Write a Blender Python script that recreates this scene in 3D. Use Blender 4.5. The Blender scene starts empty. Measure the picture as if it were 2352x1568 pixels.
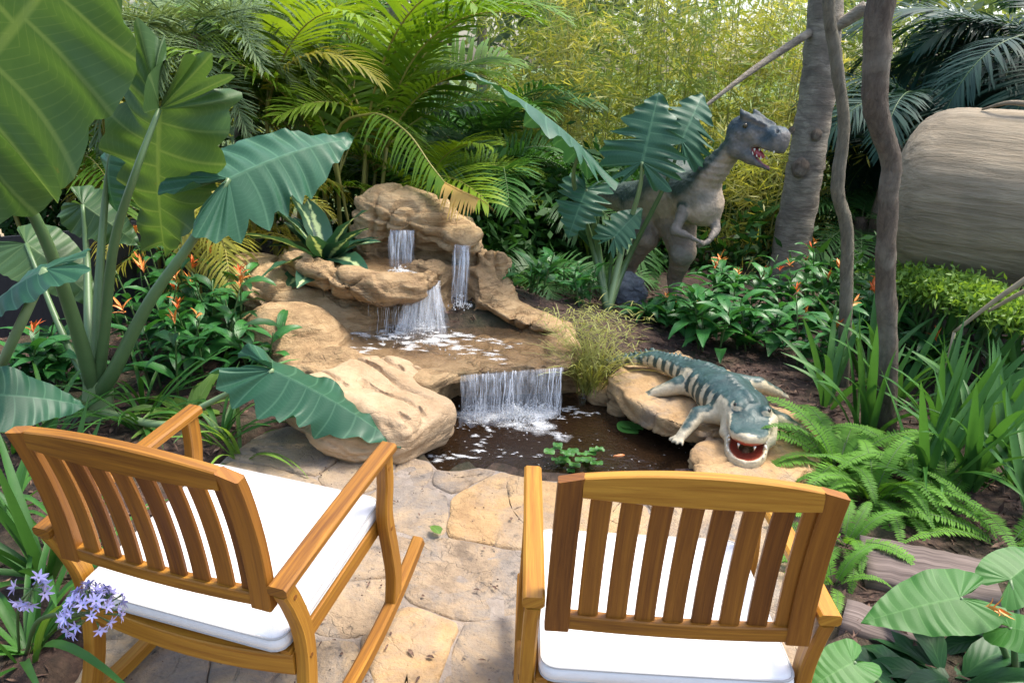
import bpy, math, random
import numpy as np
from mathutils import Vector, Matrix, Euler

# ------------------------------------------------------------------ camera, sky, sun, exposure
SC = bpy.context.scene
COL = SC.collection
PITCH, ROLL, FPX, CAMH, IW, IH = math.radians(19.6), math.radians(3.4), 1800.0, 1.69, 2352.0, 1568.0
_ex = Vector((1, 0, 0)); _up = Vector((0, math.sin(PITCH), math.cos(PITCH))); _fw = Vector((0, math.cos(PITCH), -math.sin(PITCH)))
_r = _ex * math.cos(ROLL) + _up * math.sin(ROLL)
_u = _up * math.cos(ROLL) - _ex * math.sin(ROLL)
cam_data = bpy.data.cameras.new('camera')
cam_data.sensor_width = 36.0
cam_data.lens = FPX / IW * 36.0
cam_data.clip_start = 0.05
cam_data.clip_end = 600.0
cam = bpy.data.objects.new('camera', cam_data)
cam.matrix_world = Matrix(((_r.x, _u.x, -_fw.x, 0), (_r.y, _u.y, -_fw.y, 0), (_r.z, _u.z, -_fw.z, CAMH), (0, 0, 0, 1)))
COL.objects.link(cam)
SC.camera = cam

SUN_EL, SUN_AZ = math.radians(66), math.radians(68)      # azimuth from +Y towards +X
world = bpy.data.worlds.new('World')
SC.world = world
world.use_nodes = True
wn = world.node_tree
bg = wn.nodes['Background']
sky = wn.nodes.new('ShaderNodeTexSky')
sky.sky_type = 'NISHITA'
sky.sun_disc = False
sky.sun_elevation = SUN_EL
sky.sun_rotation = SUN_AZ
sky.air_density = 1.0
sky.dust_density = 3.5
sky.ozone_density = 1.0
wn.links.new(sky.outputs[0], bg.inputs[0])
bg.inputs[1].default_value = 0.15
sd = bpy.data.lights.new('sun', 'SUN')
sd.energy = 1.8
sd.angle = math.radians(18)
sd.color = (1.0, 0.94, 0.84)
sun = bpy.data.objects.new('sun', sd)
sdir = Vector((math.cos(SUN_EL) * math.sin(SUN_AZ), math.cos(SUN_EL) * math.cos(SUN_AZ), math.sin(SUN_EL)))
sun.rotation_euler = sdir.to_track_quat('Z', 'Y').to_euler()
sun.location = sdir * 20
COL.objects.link(sun)
SC.view_settings.view_transform = 'Standard'
SC.view_settings.look = 'None'
SC.view_settings.gamma = 1.0
SC.view_settings.use_curve_mapping = False
SC.view_settings.exposure = 1.54
SC.cycles.max_bounces = 6
SC.cycles.transparent_max_bounces = 12

# ------------------------------------------------------------------ helpers: photo point -> place in the garden
def _ray(px, py):
    X, Y = px - IW / 2, py - IH / 2
    return (_r * X - _u * Y) / FPX + _fw
def G(px, py, z=0.0):
    d = _ray(px, py); t = (z - CAMH) / d.z
    return Vector((d.x * t, d.y * t, z))
def D(px, py, y):
    d = _ray(px, py); t = y / d.y
    return Vector((d.x * t, y, CAMH + d.z * t))

rng = random.Random(7)
nr = np.random.RandomState(5)
_T = nr.rand(64, 64, 64).astype(np.float32)
def vnoise(P, s=1.0):
    P = np.asarray(P, np.float32) * s
    i = np.floor(P).astype(np.int64); f = P - i
    f = f * f * (3 - 2 * f)
    i &= 63; j = (i + 1) & 63
    x0, y0, z0 = i[..., 0], i[..., 1], i[..., 2]; x1, y1, z1 = j[..., 0], j[..., 1], j[..., 2]
    fx, fy, fz = f[..., 0], f[..., 1], f[..., 2]
    def L(a, b, t): return a + (b - a) * t
    return L(L(L(_T[x0, y0, z0], _T[x1, y0, z0], fx), L(_T[x0, y1, z0], _T[x1, y1, z0], fx), fy),
             L(L(_T[x0, y0, z1], _T[x1, y0, z1], fx), L(_T[x0, y1, z1], _T[x1, y1, z1], fx), fy), fz) * 2 - 1
def fbm(P, s=1.0, o=4):
    P = np.asarray(P, np.float32); r = 0; a = 1.0; t = 0
    for k in range(o):
        r = r + a * vnoise(P + 7.3 * k, s); t += a; a *= .5; s *= 2.03
    return r / t
def v3(p): return np.array([p[0], p[1], p[2]], np.float32)

# signed distance shapes
def s_ell(P, c, r, R=None):
    q = P - v3(c)
    if R is not None: q = q @ R
    r = np.array(r, np.float32)
    a = np.linalg.norm(q / r, axis=-1); b = np.linalg.norm(q / (r * r), axis=-1) + 1e-9
    return a * (a - 1) / b
def s_cone(P, a, b, ra, rb, sq=None):
    a, b = v3(a), v3(b)
    if sq is not None:
        s = np.array(sq, np.float32); P = P / s; a = a / s; b = b / s
    ba = b - a
    t = np.clip(((P - a) @ ba) / max(float(ba @ ba), 1e-9), 0, 1)
    return np.linalg.norm(P - a - t[..., None] * ba, axis=-1) - (ra + t * (rb - ra))
def s_box(P, c, h, rad, R=None):
    q = P - v3(c)
    if R is not None: q = q @ R
    q = np.abs(q) - (np.array(h, np.float32) - rad)
    return np.linalg.norm(np.maximum(q, 0), axis=-1) + np.minimum(q.max(-1), 0) - rad
def sd_poly(XY, poly):
    poly = np.asarray(poly, np.float32)[:, :2]
    d = np.full(XY.shape[:-1], 1e9, np.float32); s = np.ones_like(d)
    n = len(poly)
    for i in range(n):
        a, b = poly[i], poly[i - 1]
        e = b - a; w = XY - a
        t = np.clip((w @ e) / float(e @ e + 1e-12), 0, 1)
        q = w - t[..., None] * e
        d = np.minimum(d, (q * q).sum(-1))
        c1 = XY[..., 1] >= a[1]; c2 = XY[..., 1] < b[1]; c3 = e[0] * w[..., 1] > e[1] * w[..., 0]
        fl = (c1 & c2 & c3) | (~c1 & ~c2 & ~c3)
        s = np.where(fl, -s, s)
    return s * np.sqrt(d)
def s_prism(P, poly, z0, z1, rad):
    a = sd_poly(P[..., :2], poly) + rad
    b = np.abs(P[..., 2] - (z0 + z1) / 2) - (z1 - z0) / 2 + rad
    q = np.stack([a, b], -1)
    return np.linalg.norm(np.maximum(q, 0), axis=-1) + np.minimum(q.max(-1), 0) - rad
def smin(a, b, k):
    h = np.maximum(k - np.abs(a - b), 0) / k
    return np.minimum(a, b) - h * h * k * .25
def smax(a, b, k): return -smin(-a, -b, k)
def rotm(ax, ay, az): return np.array(Euler((ax, ay, az)).to_matrix(), np.float32)

def surfnets(fn, lo, hi, h):
    ax = [np.arange(lo[k], hi[k] + h, h, dtype=np.float32) for k in range(3)]
    P = np.stack(np.meshgrid(*ax, indexing='ij'), -1)
    V = fn(P.reshape(-1, 3)).reshape(P.shape[:3]).astype(np.float32)
    ins = V < 0
    n = [len(a) - 1 for a in ax]
    cor = [(i, j, k) for i in (0, 1) for j in (0, 1) for k in (0, 1)]
    def sl(A, o): return A[o[0]:o[0] + n[0], o[1]:o[1] + n[1], o[2]:o[2] + n[2]]
    cnt = sum(sl(ins, o).astype(np.int8) for o in cor)
    act = (cnt > 0) & (cnt < 8)
    idx = -np.ones(act.shape, np.int64); m = int(act.sum()); idx[act] = np.arange(m)
    acc = np.zeros((m, 3), np.float32); w = np.zeros((m, 1), np.float32)
    cv = {o: sl(V, o)[act] for o in cor}
    for a in cor:
        for d in range(3):
            if a[d]: continue
            b = list(a); b[d] = 1; b = tuple(b)
            va, vb = cv[a], cv[b]
            x = (va < 0) != (vb < 0)
            t = np.where(x, va / np.where(x, va - vb, 1), 0)
            p = np.tile(np.array(a, np.float32), (m, 1)); p[:, d] = t
            acc += p * x[:, None]; w += x[:, None]
    I = np.argwhere(act).astype(np.float32)
    verts = (I + acc / np.maximum(w, 1)) * h + np.array(lo, np.float32)
    faces = []
    for d in range(3):
        e1, e2 = [(1, 2), (2, 0), (0, 1)][d]
        A = ins; sa = [slice(0, s) for s in A.shape]; sb = list(sa)
        sa[d] = slice(0, -1); sb[d] = slice(1, None)
        x = A[tuple(sa)] != A[tuple(sb)]
        up = A[tuple(sa)]
        q = np.argwhere(x)
        ok = (q[:, e1] > 0) & (q[:, e2] > 0) & (q[:, e1] < n[e1]) & (q[:, e2] < n[e2])
        q = q[ok]; f = up[x][ok]
        def at(o1, o2):
            c = q.copy(); c[:, e1] += o1; c[:, e2] += o2
            return idx[c[:, 0], c[:, 1], c[:, 2]]
        quad = np.stack([at(-1, -1), at(0, -1), at(0, 0), at(-1, 0)], 1)
        quad[~f] = quad[~f][:, ::-1]
        faces.append(quad)
    F = np.concatenate(faces)
    return verts, F[(F >= 0).all(1)]
def vnormals(V, F):
    n = np.cross(V[F[:, 2]] - V[F[:, 0]], V[F[:, 3]] - V[F[:, 1]])
    N = np.zeros_like(V)
    for k in range(4): np.add.at(N, F[:, k], n)
    return N / (np.linalg.norm(N, axis=1, keepdims=True) + 1e-12)

# ------------------------------------------------------------------ helpers: meshes and objects
def mk_mesh(name, V, F, mat=None, smooth=True, uv=None, col=None, mats=None, mi=None, sharp=0):
    me = bpy.data.meshes.new(name)
    V = np.asarray(V, float)
    me.from_pydata(V.tolist(), [], [list(map(int, f)) for f in F])
    if uv is not None:
        lay = me.uv_layers.new(name='UVMap')
        li = np.empty(len(me.loops), np.int32); me.loops.foreach_get('vertex_index', li)
        lay.data.foreach_set('uv', np.asarray(uv, np.float32)[li].ravel())
    if col is not None:
        ca = me.color_attributes.new('Col', 'FLOAT_COLOR', 'POINT')
        c = np.ones((len(V), 4), np.float32); c[:, :3] = col
        ca.data.foreach_set('color', c.ravel())
    for m in (mats or ([mat] if mat else [])): me.materials.append(m)
    if mi is not None: me.polygons.foreach_set('material_index', np.asarray(mi, np.int32))
    if smooth: me.polygons.foreach_set('use_smooth', np.ones(len(me.polygons), bool))
    me.update()
    if sharp: me.set_sharp_from_angle(angle=math.radians(sharp))
    return me
def link(name, me, parent=None, loc=(0, 0, 0), rot=(0, 0, 0), scale=1.0):
    o = bpy.data.objects.new(name, me)
    COL.objects.link(o)
    o.location = loc; o.rotation_euler = rot
    o.scale = (scale,) * 3 if isinstance(scale, (int, float)) else scale
    if parent: o.parent = parent
    return o
def tag(o, label=None, cat=None, group=None, kind=None):
    if label: o['label'] = label
    if cat: o['category'] = cat
    if group: o['group'] = group
    if kind: o['kind'] = kind
    return o
def thing(name, label, cat, loc=(0, 0, 0), rz=0.0, group=None):
    o = link(name, None, None, loc, (0, 0, rz))
    o.empty_display_size = .05
    return tag(o, label, cat, group)
class MB:
    """collects pieces of ONE mesh"""
    def __init__(s): s.V = []; s.F = []; s.U = []; s.M = []; s.n = 0
    def add(s, V, F, uv=None, mi=0):
        V = np.asarray(V, float)
        s.V.append(V); s.F += [[int(i) + s.n for i in f] for f in F]
        s.U.append(np.zeros((len(V), 2)) if uv is None else np.asarray(uv, float))
        s.M += [mi] * len(F); s.n += len(V)
        return s
    def mesh(s, name, *mats, smooth=True):
        return mk_mesh(name, np.concatenate(s.V), s.F, None, smooth, np.concatenate(s.U), None, mats, s.M)

def tube(path, rad, sides=8, cap=True):
    path = np.asarray([v3(p) for p in path], float); n = len(path)
    rad = np.broadcast_to(np.asarray(rad, float), (n,))
    T = np.gradient(path, axis=0); T /= np.linalg.norm(T, axis=1, keepdims=True) + 1e-12
    ref = np.array([0, 0, 1.0]) if abs(T[:, 2]).mean() < .8 else np.array([1.0, 0, 0])
    V = []; uv = []
    L = np.concatenate([[0], np.cumsum(np.linalg.norm(np.diff(path, axis=0), axis=1))])
    for i in range(n):
        a = np.cross(T[i], ref); a /= np.linalg.norm(a) + 1e-12; b = np.cross(T[i], a)
        for k in range(sides):
            t = 2 * math.pi * k / sides
            V.append(path[i] + rad[i] * (math.cos(t) * a + math.sin(t) * b)); uv.append((L[i], k / sides))
    F = [[i * sides + k, i * sides + (k + 1) % sides, (i + 1) * sides + (k + 1) % sides, (i + 1) * sides + k] for i in range(n - 1) for k in range(sides)]
    F = [f[::-1] for f in F]
    if cap:
        F.append(list(range(sides))); F.append([(n - 1) * sides + k for k in range(sides)][::-1])
    return np.array(V), F, np.array(uv)
def bezier(pts, n=12):
    """smooth path through points (Catmull-Rom)"""
    p = [v3(q) for q in pts]; p = [2 * p[0] - p[1]] + p + [2 * p[-1] - p[-2]]
    out = []
    for i in range(1, len(p) - 2):
        for k in range(n):
            t = k / n
            out.append(.5 * ((2 * p[i]) + (-p[i - 1] + p[i + 1]) * t + (2 * p[i - 1] - 5 * p[i] + 4 * p[i + 1] - p[i + 2]) * t * t + (-p[i - 1] + 3 * p[i] - 3 * p[i + 1] + p[i + 2]) * t ** 3))
    out.append(p[-2])
    return np.array(out, float)
def sweep(path, w, t, side, ch=.004):
    """bar with a chamfered rectangular section: w along `side`, t across"""
    path = np.asarray([v3(p) for p in path], float); n = len(path)
    S = np.asarray(side, float); S /= np.linalg.norm(S)
    w = np.broadcast_to(np.asarray(w, float), (n,)); t = np.broadcast_to(np.asarray(t, float), (n,))
    T = np.gradient(path, axis=0); T /= np.linalg.norm(T, axis=1, keepdims=True)
    L = np.concatenate([[0], np.cumsum(np.linalg.norm(np.diff(path, axis=0), axis=1))])
    V = []; uv = []
    for i in range(n):
        N = np.cross(T[i], S); N /= np.linalg.norm(N)
        hw, ht = w[i] / 2, t[i] / 2
        pr = [(hw, -ht + ch), (hw, ht - ch), (hw - ch, ht), (-hw + ch, ht), (-hw, ht - ch), (-hw, -ht + ch), (-hw + ch, -ht), (hw - ch, -ht)]
        for q, (a, b) in enumerate(pr):
            V.append(path[i] + S * a + N * b); uv.append((L[i], a + 1.7 * b))
    m = 8
    F = [[i * m + k, i * m + (k + 1) % m, (i + 1) * m + (k + 1) % m, (i + 1) * m + k] for i in range(n - 1) for k in range(m)]
    F = [f[::-1] for f in F]
    F.append(list(range(m))); F.append([(n - 1) * m + k for k in range(m)][::-1])
    return np.array(V), F, np.array(uv)

# ------------------------------------------------------------------ helpers: materials
class NT:
    def __init__(s, name):
        s.m = bpy.data.materials.new(name); s.m.use_nodes = True
        s.t = s.m.node_tree; s.b = s.t.nodes['Principled BSDF']; s.out = s.t.nodes['Material Output']
    def n(s, ty, **kw):
        x = s.t.nodes.new(ty)
        for k, v in kw.items(): setattr(x, k, v)
        return x
    def l(s, a, b): s.t.links.new(a, b)
    def coord(s, which='Object', scale=(1, 1, 1), rot=(0, 0, 0)):
        c = s.n('ShaderNodeTexCoord'); m = s.n('ShaderNodeMapping')
        m.inputs['Scale'].default_value = scale; m.inputs['Rotation'].default_value = rot
        s.l(c.outputs[which], m.inputs[0]); return m.outputs[0]
    def noise(s, vec, scale, detail=4, rough=.6, dist=0):
        x = s.n('ShaderNodeTexNoise'); x.inputs['Scale'].default_value = scale; x.inputs['Detail'].default_value = detail
        x.inputs['Roughness'].default_value = rough; x.inputs['Distortion'].default_value = dist
        if vec is not None: s.l(vec, x.inputs['Vector'])
        return x.outputs[0]
    def ramp(s, fac, stops, inter='LINEAR'):
        x = s.n('ShaderNodeValToRGB'); e = x.color_ramp; e.interpolation = inter
        while len(e.elements) < len(stops): e.elements.new(.5)
        for q, (p, c) in zip(e.elements, stops):
            q.position = p; q.color = (*c, 1) if len(c) == 3 else c
        s.l(fac, x.inputs[0]); return x.outputs[0]
    def mix(s, fac, a, b, mode='MIX'):
        x = s.n('ShaderNodeMix', data_type='RGBA', blend_type=mode)
        for i, v in ((0, fac), (6, a), (7, b)):
            if hasattr(v, 'is_linked') or isinstance(v, bpy.types.NodeSocket): s.l(v, x.inputs[i])
            elif i == 0: x.inputs[0].default_value = v
            else: x.inputs[i].default_value = (*v, 1)
        return x.outputs[2]
    def math(s, op, a, b=None, c=None):
        x = s.n('ShaderNodeMath', operation=op)
        for i, v in enumerate((a, b, c)):
            if v is None: continue
            if isinstance(v, (int, float)): x.inputs[i].default_value = v
            else: s.l(v, x.inputs[i])
        return x.outputs[0]
    def bump(s, h, strength=.3, dist=.01, prev=None):
        x = s.n('ShaderNodeBump'); x.inputs['Strength'].default_value = strength; x.inputs['Distance'].default_value = dist
        s.l(h, x.inputs['Height'])
        if prev is not None: s.l(prev, x.inputs['Normal'])
        s.l(x.outputs[0], s.b.inputs['Normal']); return x.outputs[0]
    def color(s, c):
        if isinstance(c, tuple): s.b.inputs['Base Color'].default_value = (*c, 1)
        else: s.l(c, s.b.inputs['Base Color'])
    def rough(s, r): 
        if isinstance(r, (int, float)): s.b.inputs['Roughness'].default_value = r
        else: s.l(r, s.b.inputs['Roughness'])
def leafmat(name, dark, light, trans=.3, rough=.38, vein=None, nveins=9, patch=None, spec=.5, tip=None, tint=(1.25, 1.15, .55)):
    """leaf: tone differs from leaf to leaf, thin enough for light to come through; vein = colour of midrib and side veins (uses UV: u along, v across)"""
    k = NT(name)
    oi = k.n('ShaderNodeObjectInfo')
    no = k.noise(k.coord('Object'), 9, 3)
    f = k.math('MULTIPLY_ADD', no, .7, k.math('MULTIPLY', oi.outputs['Random'], .65))
    c = k.mix(k.math('SUBTRACT', f, .18), dark, light)
    uvc = k.n('ShaderNodeUVMap'); sp = k.n('ShaderNodeSeparateXYZ'); k.l(uvc.outputs[0], sp.inputs[0])
    u, v = sp.outputs[0], sp.outputs[1]
    if tip is not None:
        c = k.mix(k.ramp(u, [(.72, (0, 0, 0)), (1.0, (1, 1, 1))]), c, tip)
    if patch is not None:                                        # pale centre of variegated leaves
        pn = k.math('ADD', k.math('ABSOLUTE', v), k.math('MULTIPLY', k.noise(k.coord('Object', (14, 14, 14)), 1.5), .9))
        c = k.mix(k.ramp(pn, [(.52, (1, 1, 1)), (.72, (0, 0, 0))]), c, patch)
    if vein is not None:
        av = k.math('ABSOLUTE', v)
        mid = k.ramp(av, [(.025, (1, 1, 1)), (.07, (0, 0, 0))])
        w = k.math('SINE', k.math('MULTIPLY', k.math('SUBTRACT', u, k.math('MULTIPLY', av, .28)), nveins * 6.283))
        side = k.ramp(w, [(.90, (0, 0, 0)), (1.0, (.75, .75, .75))])
        vm = k.math('MAXIMUM', mid, side)
        c = k.mix(k.math('MULTIPLY', vm, .55), c, vein)
        k.bump(k.math('ADD', w, 0), .08, .004)
    k.color(c); k.rough(rough)
    k.b.inputs['Specular IOR Level'].default_value = spec
    tr = k.n('ShaderNodeBsdfTranslucent')
    k.l(k.mix(1.0, c, tint, 'MULTIPLY'), tr.inputs[0])
    ms = k.n('ShaderNodeMixShader'); ms.inputs[0].default_value = trans
    k.l(k.b.outputs[0], ms.inputs[1]); k.l(tr.outputs[0], ms.inputs[2]); k.l(ms.outputs[0], k.out.inputs[0])
    return k.m
def plain(name, c, rough=.6, var=.25, scale=12, bump=0, bdist=.005, spec=.5):
    k = NT(name)
    n = k.noise(k.coord('Object'), scale, 5)
    k.color(k.mix(n, tuple(x * (1 - var) for x in c), tuple(min(1, x * (1 + var)) for x in c)))
    k.rough(rough); k.b.inputs['Specular IOR Level'].default_value = spec
    if bump: k.bump(k.noise(k.coord('Object'), scale * 3, 5), bump, bdist)
    return k.m
# ================================================================== THE SETTING
WATER_Z = -0.10
def gpoly(pts, z): return [G(x, y, z) for x, y in pts]
pond_poly = gpoly([(985, 1075), (960, 1010), (960, 880), (1120, 850), (1300, 840), (1400, 860), (1455, 925), (1500, 985), (1575, 1010), (1610, 1050), (1612, 1100), (1450, 1130), (1290, 1125), (1180, 1105), (1100, 1095), (1020, 1100)], WATER_Z)
patio_poly = gpoly([(590, 1000), (660, 975), (760, 985), (880, 1035), (985, 1055), (1012, 1082), (1050, 1078), (1100, 1070), (1160, 1080), (1200, 1097), (1290, 1102), (1450, 1112), (1600, 1090), (1660, 1105), (1800, 1140), (1870, 1290), (1885, 1568)], 0) \
    + [Vector((.85, .15, 0)), Vector((-1.3, .15, 0))] + gpoly([(170, 1568), (250, 1400), (380, 1180), (520, 1045)], 0)
pond_np = np.array([p[:2] for p in pond_poly]); patio_np = np.array([p[:2] for p in patio_poly])
LOGC = G(2230, 640, .12)
def gz_arr(X, Y):
    P = np.stack([X, Y, np.zeros_like(X)], -1).astype(np.float32)
    z = .03 * fbm(P, 1.7, 3) + .012 * fbm(P, 9, 2)
    z = z + .30 * np.exp(-((X + .35) / .95) ** 2 - ((Y - 5.0) / .75) ** 2)
    z = z + .12 * np.exp(-((X - LOGC.x) / 1.8) ** 2 - ((Y - LOGC.y) / 1.6) ** 2)
    far = np.clip((np.hypot(X, Y) - 9) / 12, 0, 1)
    z = z * (1 - far)
    dp = sd_poly(P[..., :2], patio_np)
    z = np.where(dp < .05, np.minimum(z, -.05 - .03 * np.clip(-dp / .1, 0, 1)), z * np.clip((dp - .05) / .25 + .1, 0, 1))
    d = sd_poly(P[..., :2], pond_np)
    k = np.clip((.02 - d) / .09, 0, 1)
    return z * (1 - k) - .42 * k
def gz(x, y): return float(gz_arr(np.array([x], np.float32), np.array([y], np.float32))[0])

k = NT('mulch_soil')
co = k.coord('Object')
a = k.noise(co, 22, 6, .7); b = k.noise(co, 2.2, 3)
c = k.ramp(a, [(.28, (.018, .011, .008)), (.5, (.055, .030, .021)), (.68, (.12, .07, .048)), (.85, (.2, .14, .1))])
k.color(k.mix(k.ramp(b, [(.45, (0, 0, 0)), (.65, (1, 1, 1))]), c, k.mix(.5, c, (.03, .045, .012))))
M_tmp = k.b.inputs['Base Color'].links[0].from_socket
sp = k.n('ShaderNodeSeparateXYZ'); k.l(co, sp.inputs[0])
far_f = k.ramp(k.math('MULTIPLY', k.math('ADD', sp.outputs[1], k.math('MULTIPLY', b, 2.0)), .05), [(.44, (0, 0, 0)), (.50, (1, 1, 1))])
k.color(k.mix(far_f, M_tmp, k.ramp(a, [(.3, (.04, .075, .02)), (.7, (.13, .19, .06))])))
k.rough(.9); k.bump(a, .9, .03)
M_SOIL = k.m
ax = np.concatenate([-np.geomspace(260, 5.2, 26), np.arange(-5, 5.501, .055), np.geomspace(5.7, 260, 26)])
ay = np.concatenate([[-60, -20, -6, -2.5, -1], np.arange(-.4, 7.8, .055), np.geomspace(7.95, 320, 34)])
GX, GY = np.meshgrid(ax, ay, indexing='ij')
GZ = gz_arr(GX.ravel(), GY.ravel())
nx, ny = len(ax), len(ay)
gi = np.arange(nx * ny).reshape(nx, ny)
gf = np.stack([gi[:-1, :-1], gi[1:, :-1], gi[1:, 1:], gi[:-1, 1:]], -1).reshape(-1, 4)
tag(link('ground', mk_mesh('ground', np.stack([GX.ravel(), GY.ravel(), GZ], -1), gf, M_SOIL)), 'dark reddish brown mulch and soil of the garden beds', kind='structure')

# ---- sandstone
def stone_mat(name, cols, wet=None, speck=.0, scale=1.0, bump=.5, strata=(1, 1, 5), rot=(0, 0, 0), crack=.55, moss=0.0):
    k = NT(name)
    co = k.coord('Object', strata, rot); c0 = k.coord('Object')
    oi = k.n('ShaderNodeObjectInfo')
    n1 = k.noise(co, 3.2 * scale, 8, .68, .4); n2 = k.noise(c0, 11 * scale, 8, .7); n3 = k.noise(c0, 60 * scale, 4, .7)
    f = k.math('ADD', k.math('MULTIPLY', n1, .6), k.math('MULTIPLY', n2, .4))
    f = k.math('ADD', f, k.math('MULTIPLY', k.math('SUBTRACT', oi.outputs['Random'], .5), .10))
    c = k.ramp(f, cols)
    if speck:                                                    # lichen and dirt spots
        s = k.ramp(k.noise(c0, 26 * scale, 5, .75), [(.60, (0, 0, 0)), (.70, (1, 1, 1))])
        c = k.mix(k.math('MULTIPLY', s, speck), c, (.035, .03, .03))
        s2 = k.ramp(k.noise(c0, 3.1 * scale, 8, .72, .8), [(.45, (0, 0, 0)), (.60, (1, 1, 1))])
        c = k.mix(k.math('MULTIPLY', s2, speck * .85), c, k.mix(n2, (.10, .085, .072), (.35, .30, .25)))
        s3 = k.ramp(k.noise(c0, 8.5 * scale, 5, .65, .3), [(.60, (0, 0, 0)), (.70, (1, 1, 1))])
        c = k.mix(k.math('MULTIPLY', s3, speck * .8), c, (.05, .045, .045))
    if wet is not None:                                          # stone under running water
        g = k.n('ShaderNodeNewGeometry'); sp = k.n('ShaderNodeSeparateXYZ'); k.l(g.outputs['Normal'], sp.inputs[0])
        at = k.n('ShaderNodeAttribute', attribute_name='Col'); sa = k.n('ShaderNodeSeparateColor'); k.l(at.outputs[0], sa.inputs[0])
        w = sa.outputs[0]
        c = k.mix(w, c, k.mix(1.0, c, (.55, .49, .42), 'MULTIPLY'))
        k.rough(k.math('MULTIPLY_ADD', w, -.55, .8))
    else: k.rough(.8)
    vo = k.n('ShaderNodeTexVoronoi', feature='DISTANCE_TO_EDGE'); vo.inputs['Scale'].default_value = 4.2 * scale
    wp = k.n('ShaderNodeVectorMath', operation='ADD'); k.l(co, wp.inputs[0])
    nv_ = k.n('ShaderNodeTexNoise'); nv_.inputs['Scale'].default_value = 5 * scale; nv_.inputs['Detail'].default_value = 6; k.l(c0, nv_.inputs['Vector'])
    sc_ = k.n('ShaderNodeVectorMath', operation='SCALE'); k.l(nv_.outputs['Color'], sc_.inputs[0]); sc_.inputs['Scale'].default_value = .45; k.l(sc_.outputs[0], wp.inputs[1]); k.l(wp.outputs[0], vo.inputs['Vector'])
    crk = k.math('MULTIPLY', k.ramp(vo.outputs['Distance'], [(.004, (1, 1, 1)), (.035, (0, 0, 0))]), k.ramp(k.noise(c0, 2.6 * scale, 2), [(.46, (0, 0, 0)), (.58, (1, 1, 1))]))
    c = k.mix(k.math('MULTIPLY', crk, crack), c, (.05, .03, .02))
    if moss: c = k.mix(k.math('MULTIPLY', k.ramp(k.noise(c0, 4.3, 7, .75, .5), [(.56, (0, 0, 0)), (.70, (1, 1, 1))]), moss), c, (.085, .085, .03))
    k.color(c)
    h = k.math('ADD', k.math('MULTIPLY', n1, .7), k.math('ADD', k.math('MULTIPLY', n2, .6), k.math('MULTIPLY', n3, .30)))
    h = k.math('SUBTRACT', h, k.math('MULTIPLY', crk, .6 * min(crack * 2, 1)))
    k.bump(h, bump, .035)
    return k.m
SAND = [(.26, (.10, .058, .026)), (.38, (.25, .155, .070)), (.48, (.39, .255, .122)), (.58, (.48, .335, .175)), (.70, (.55, .41, .24)), (.84, (.62, .50, .33))]
M_FALL = stone_mat('waterfall_sandstone', SAND, wet=True, strata=(1.3, 1.3, 9), rot=(.25, .2, 0), bump=1.0, crack=.22, moss=.4)
PALE = [(.26, (.20, .12, .055)), (.40, (.37, .245, .13)), (.55, (.46, .325, .19)), (.75, (.53, .40, .25))]
M_BOULD = stone_mat('boulder_sandstone', PALE, bump=.6, crack=.12)
M_FLAG = stone_mat('flagstone', [(.28, (.10, .070, .045)), (.38, (.21, .150, .095)), (.48, (.34, .245, .150)), (.60, (.41, .30, .18)), (.74, (.37, .31, .25))], speck=1.0, strata=(1, 1, 1), bump=.8, scale=1.1, crack=.12)
M_FLAGY = stone_mat('flagstone_gold', [(.28, (.26, .15, .065)), (.45, (.43, .27, .12)), (.6, (.50, .34, .17)), (.78, (.47, .37, .26))], speck=.6, strata=(1, 1, 1), bump=.7, crack=.12)
M_GROUT = stone_mat('mortar', [(.3, (.10, .08, .065)), (.5, (.27, .215, .165)), (.7, (.38, .33, .28))], speck=.8, strata=(1, 1, 1), scale=1.6)
M_GREY = stone_mat('grey_stone', [(.3, (.07, .075, .085)), (.5, (.19, .2, .215)), (.72, (.4, .41, .42))], strata=(1, 1, 1), scale=2, bump=.8)

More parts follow.
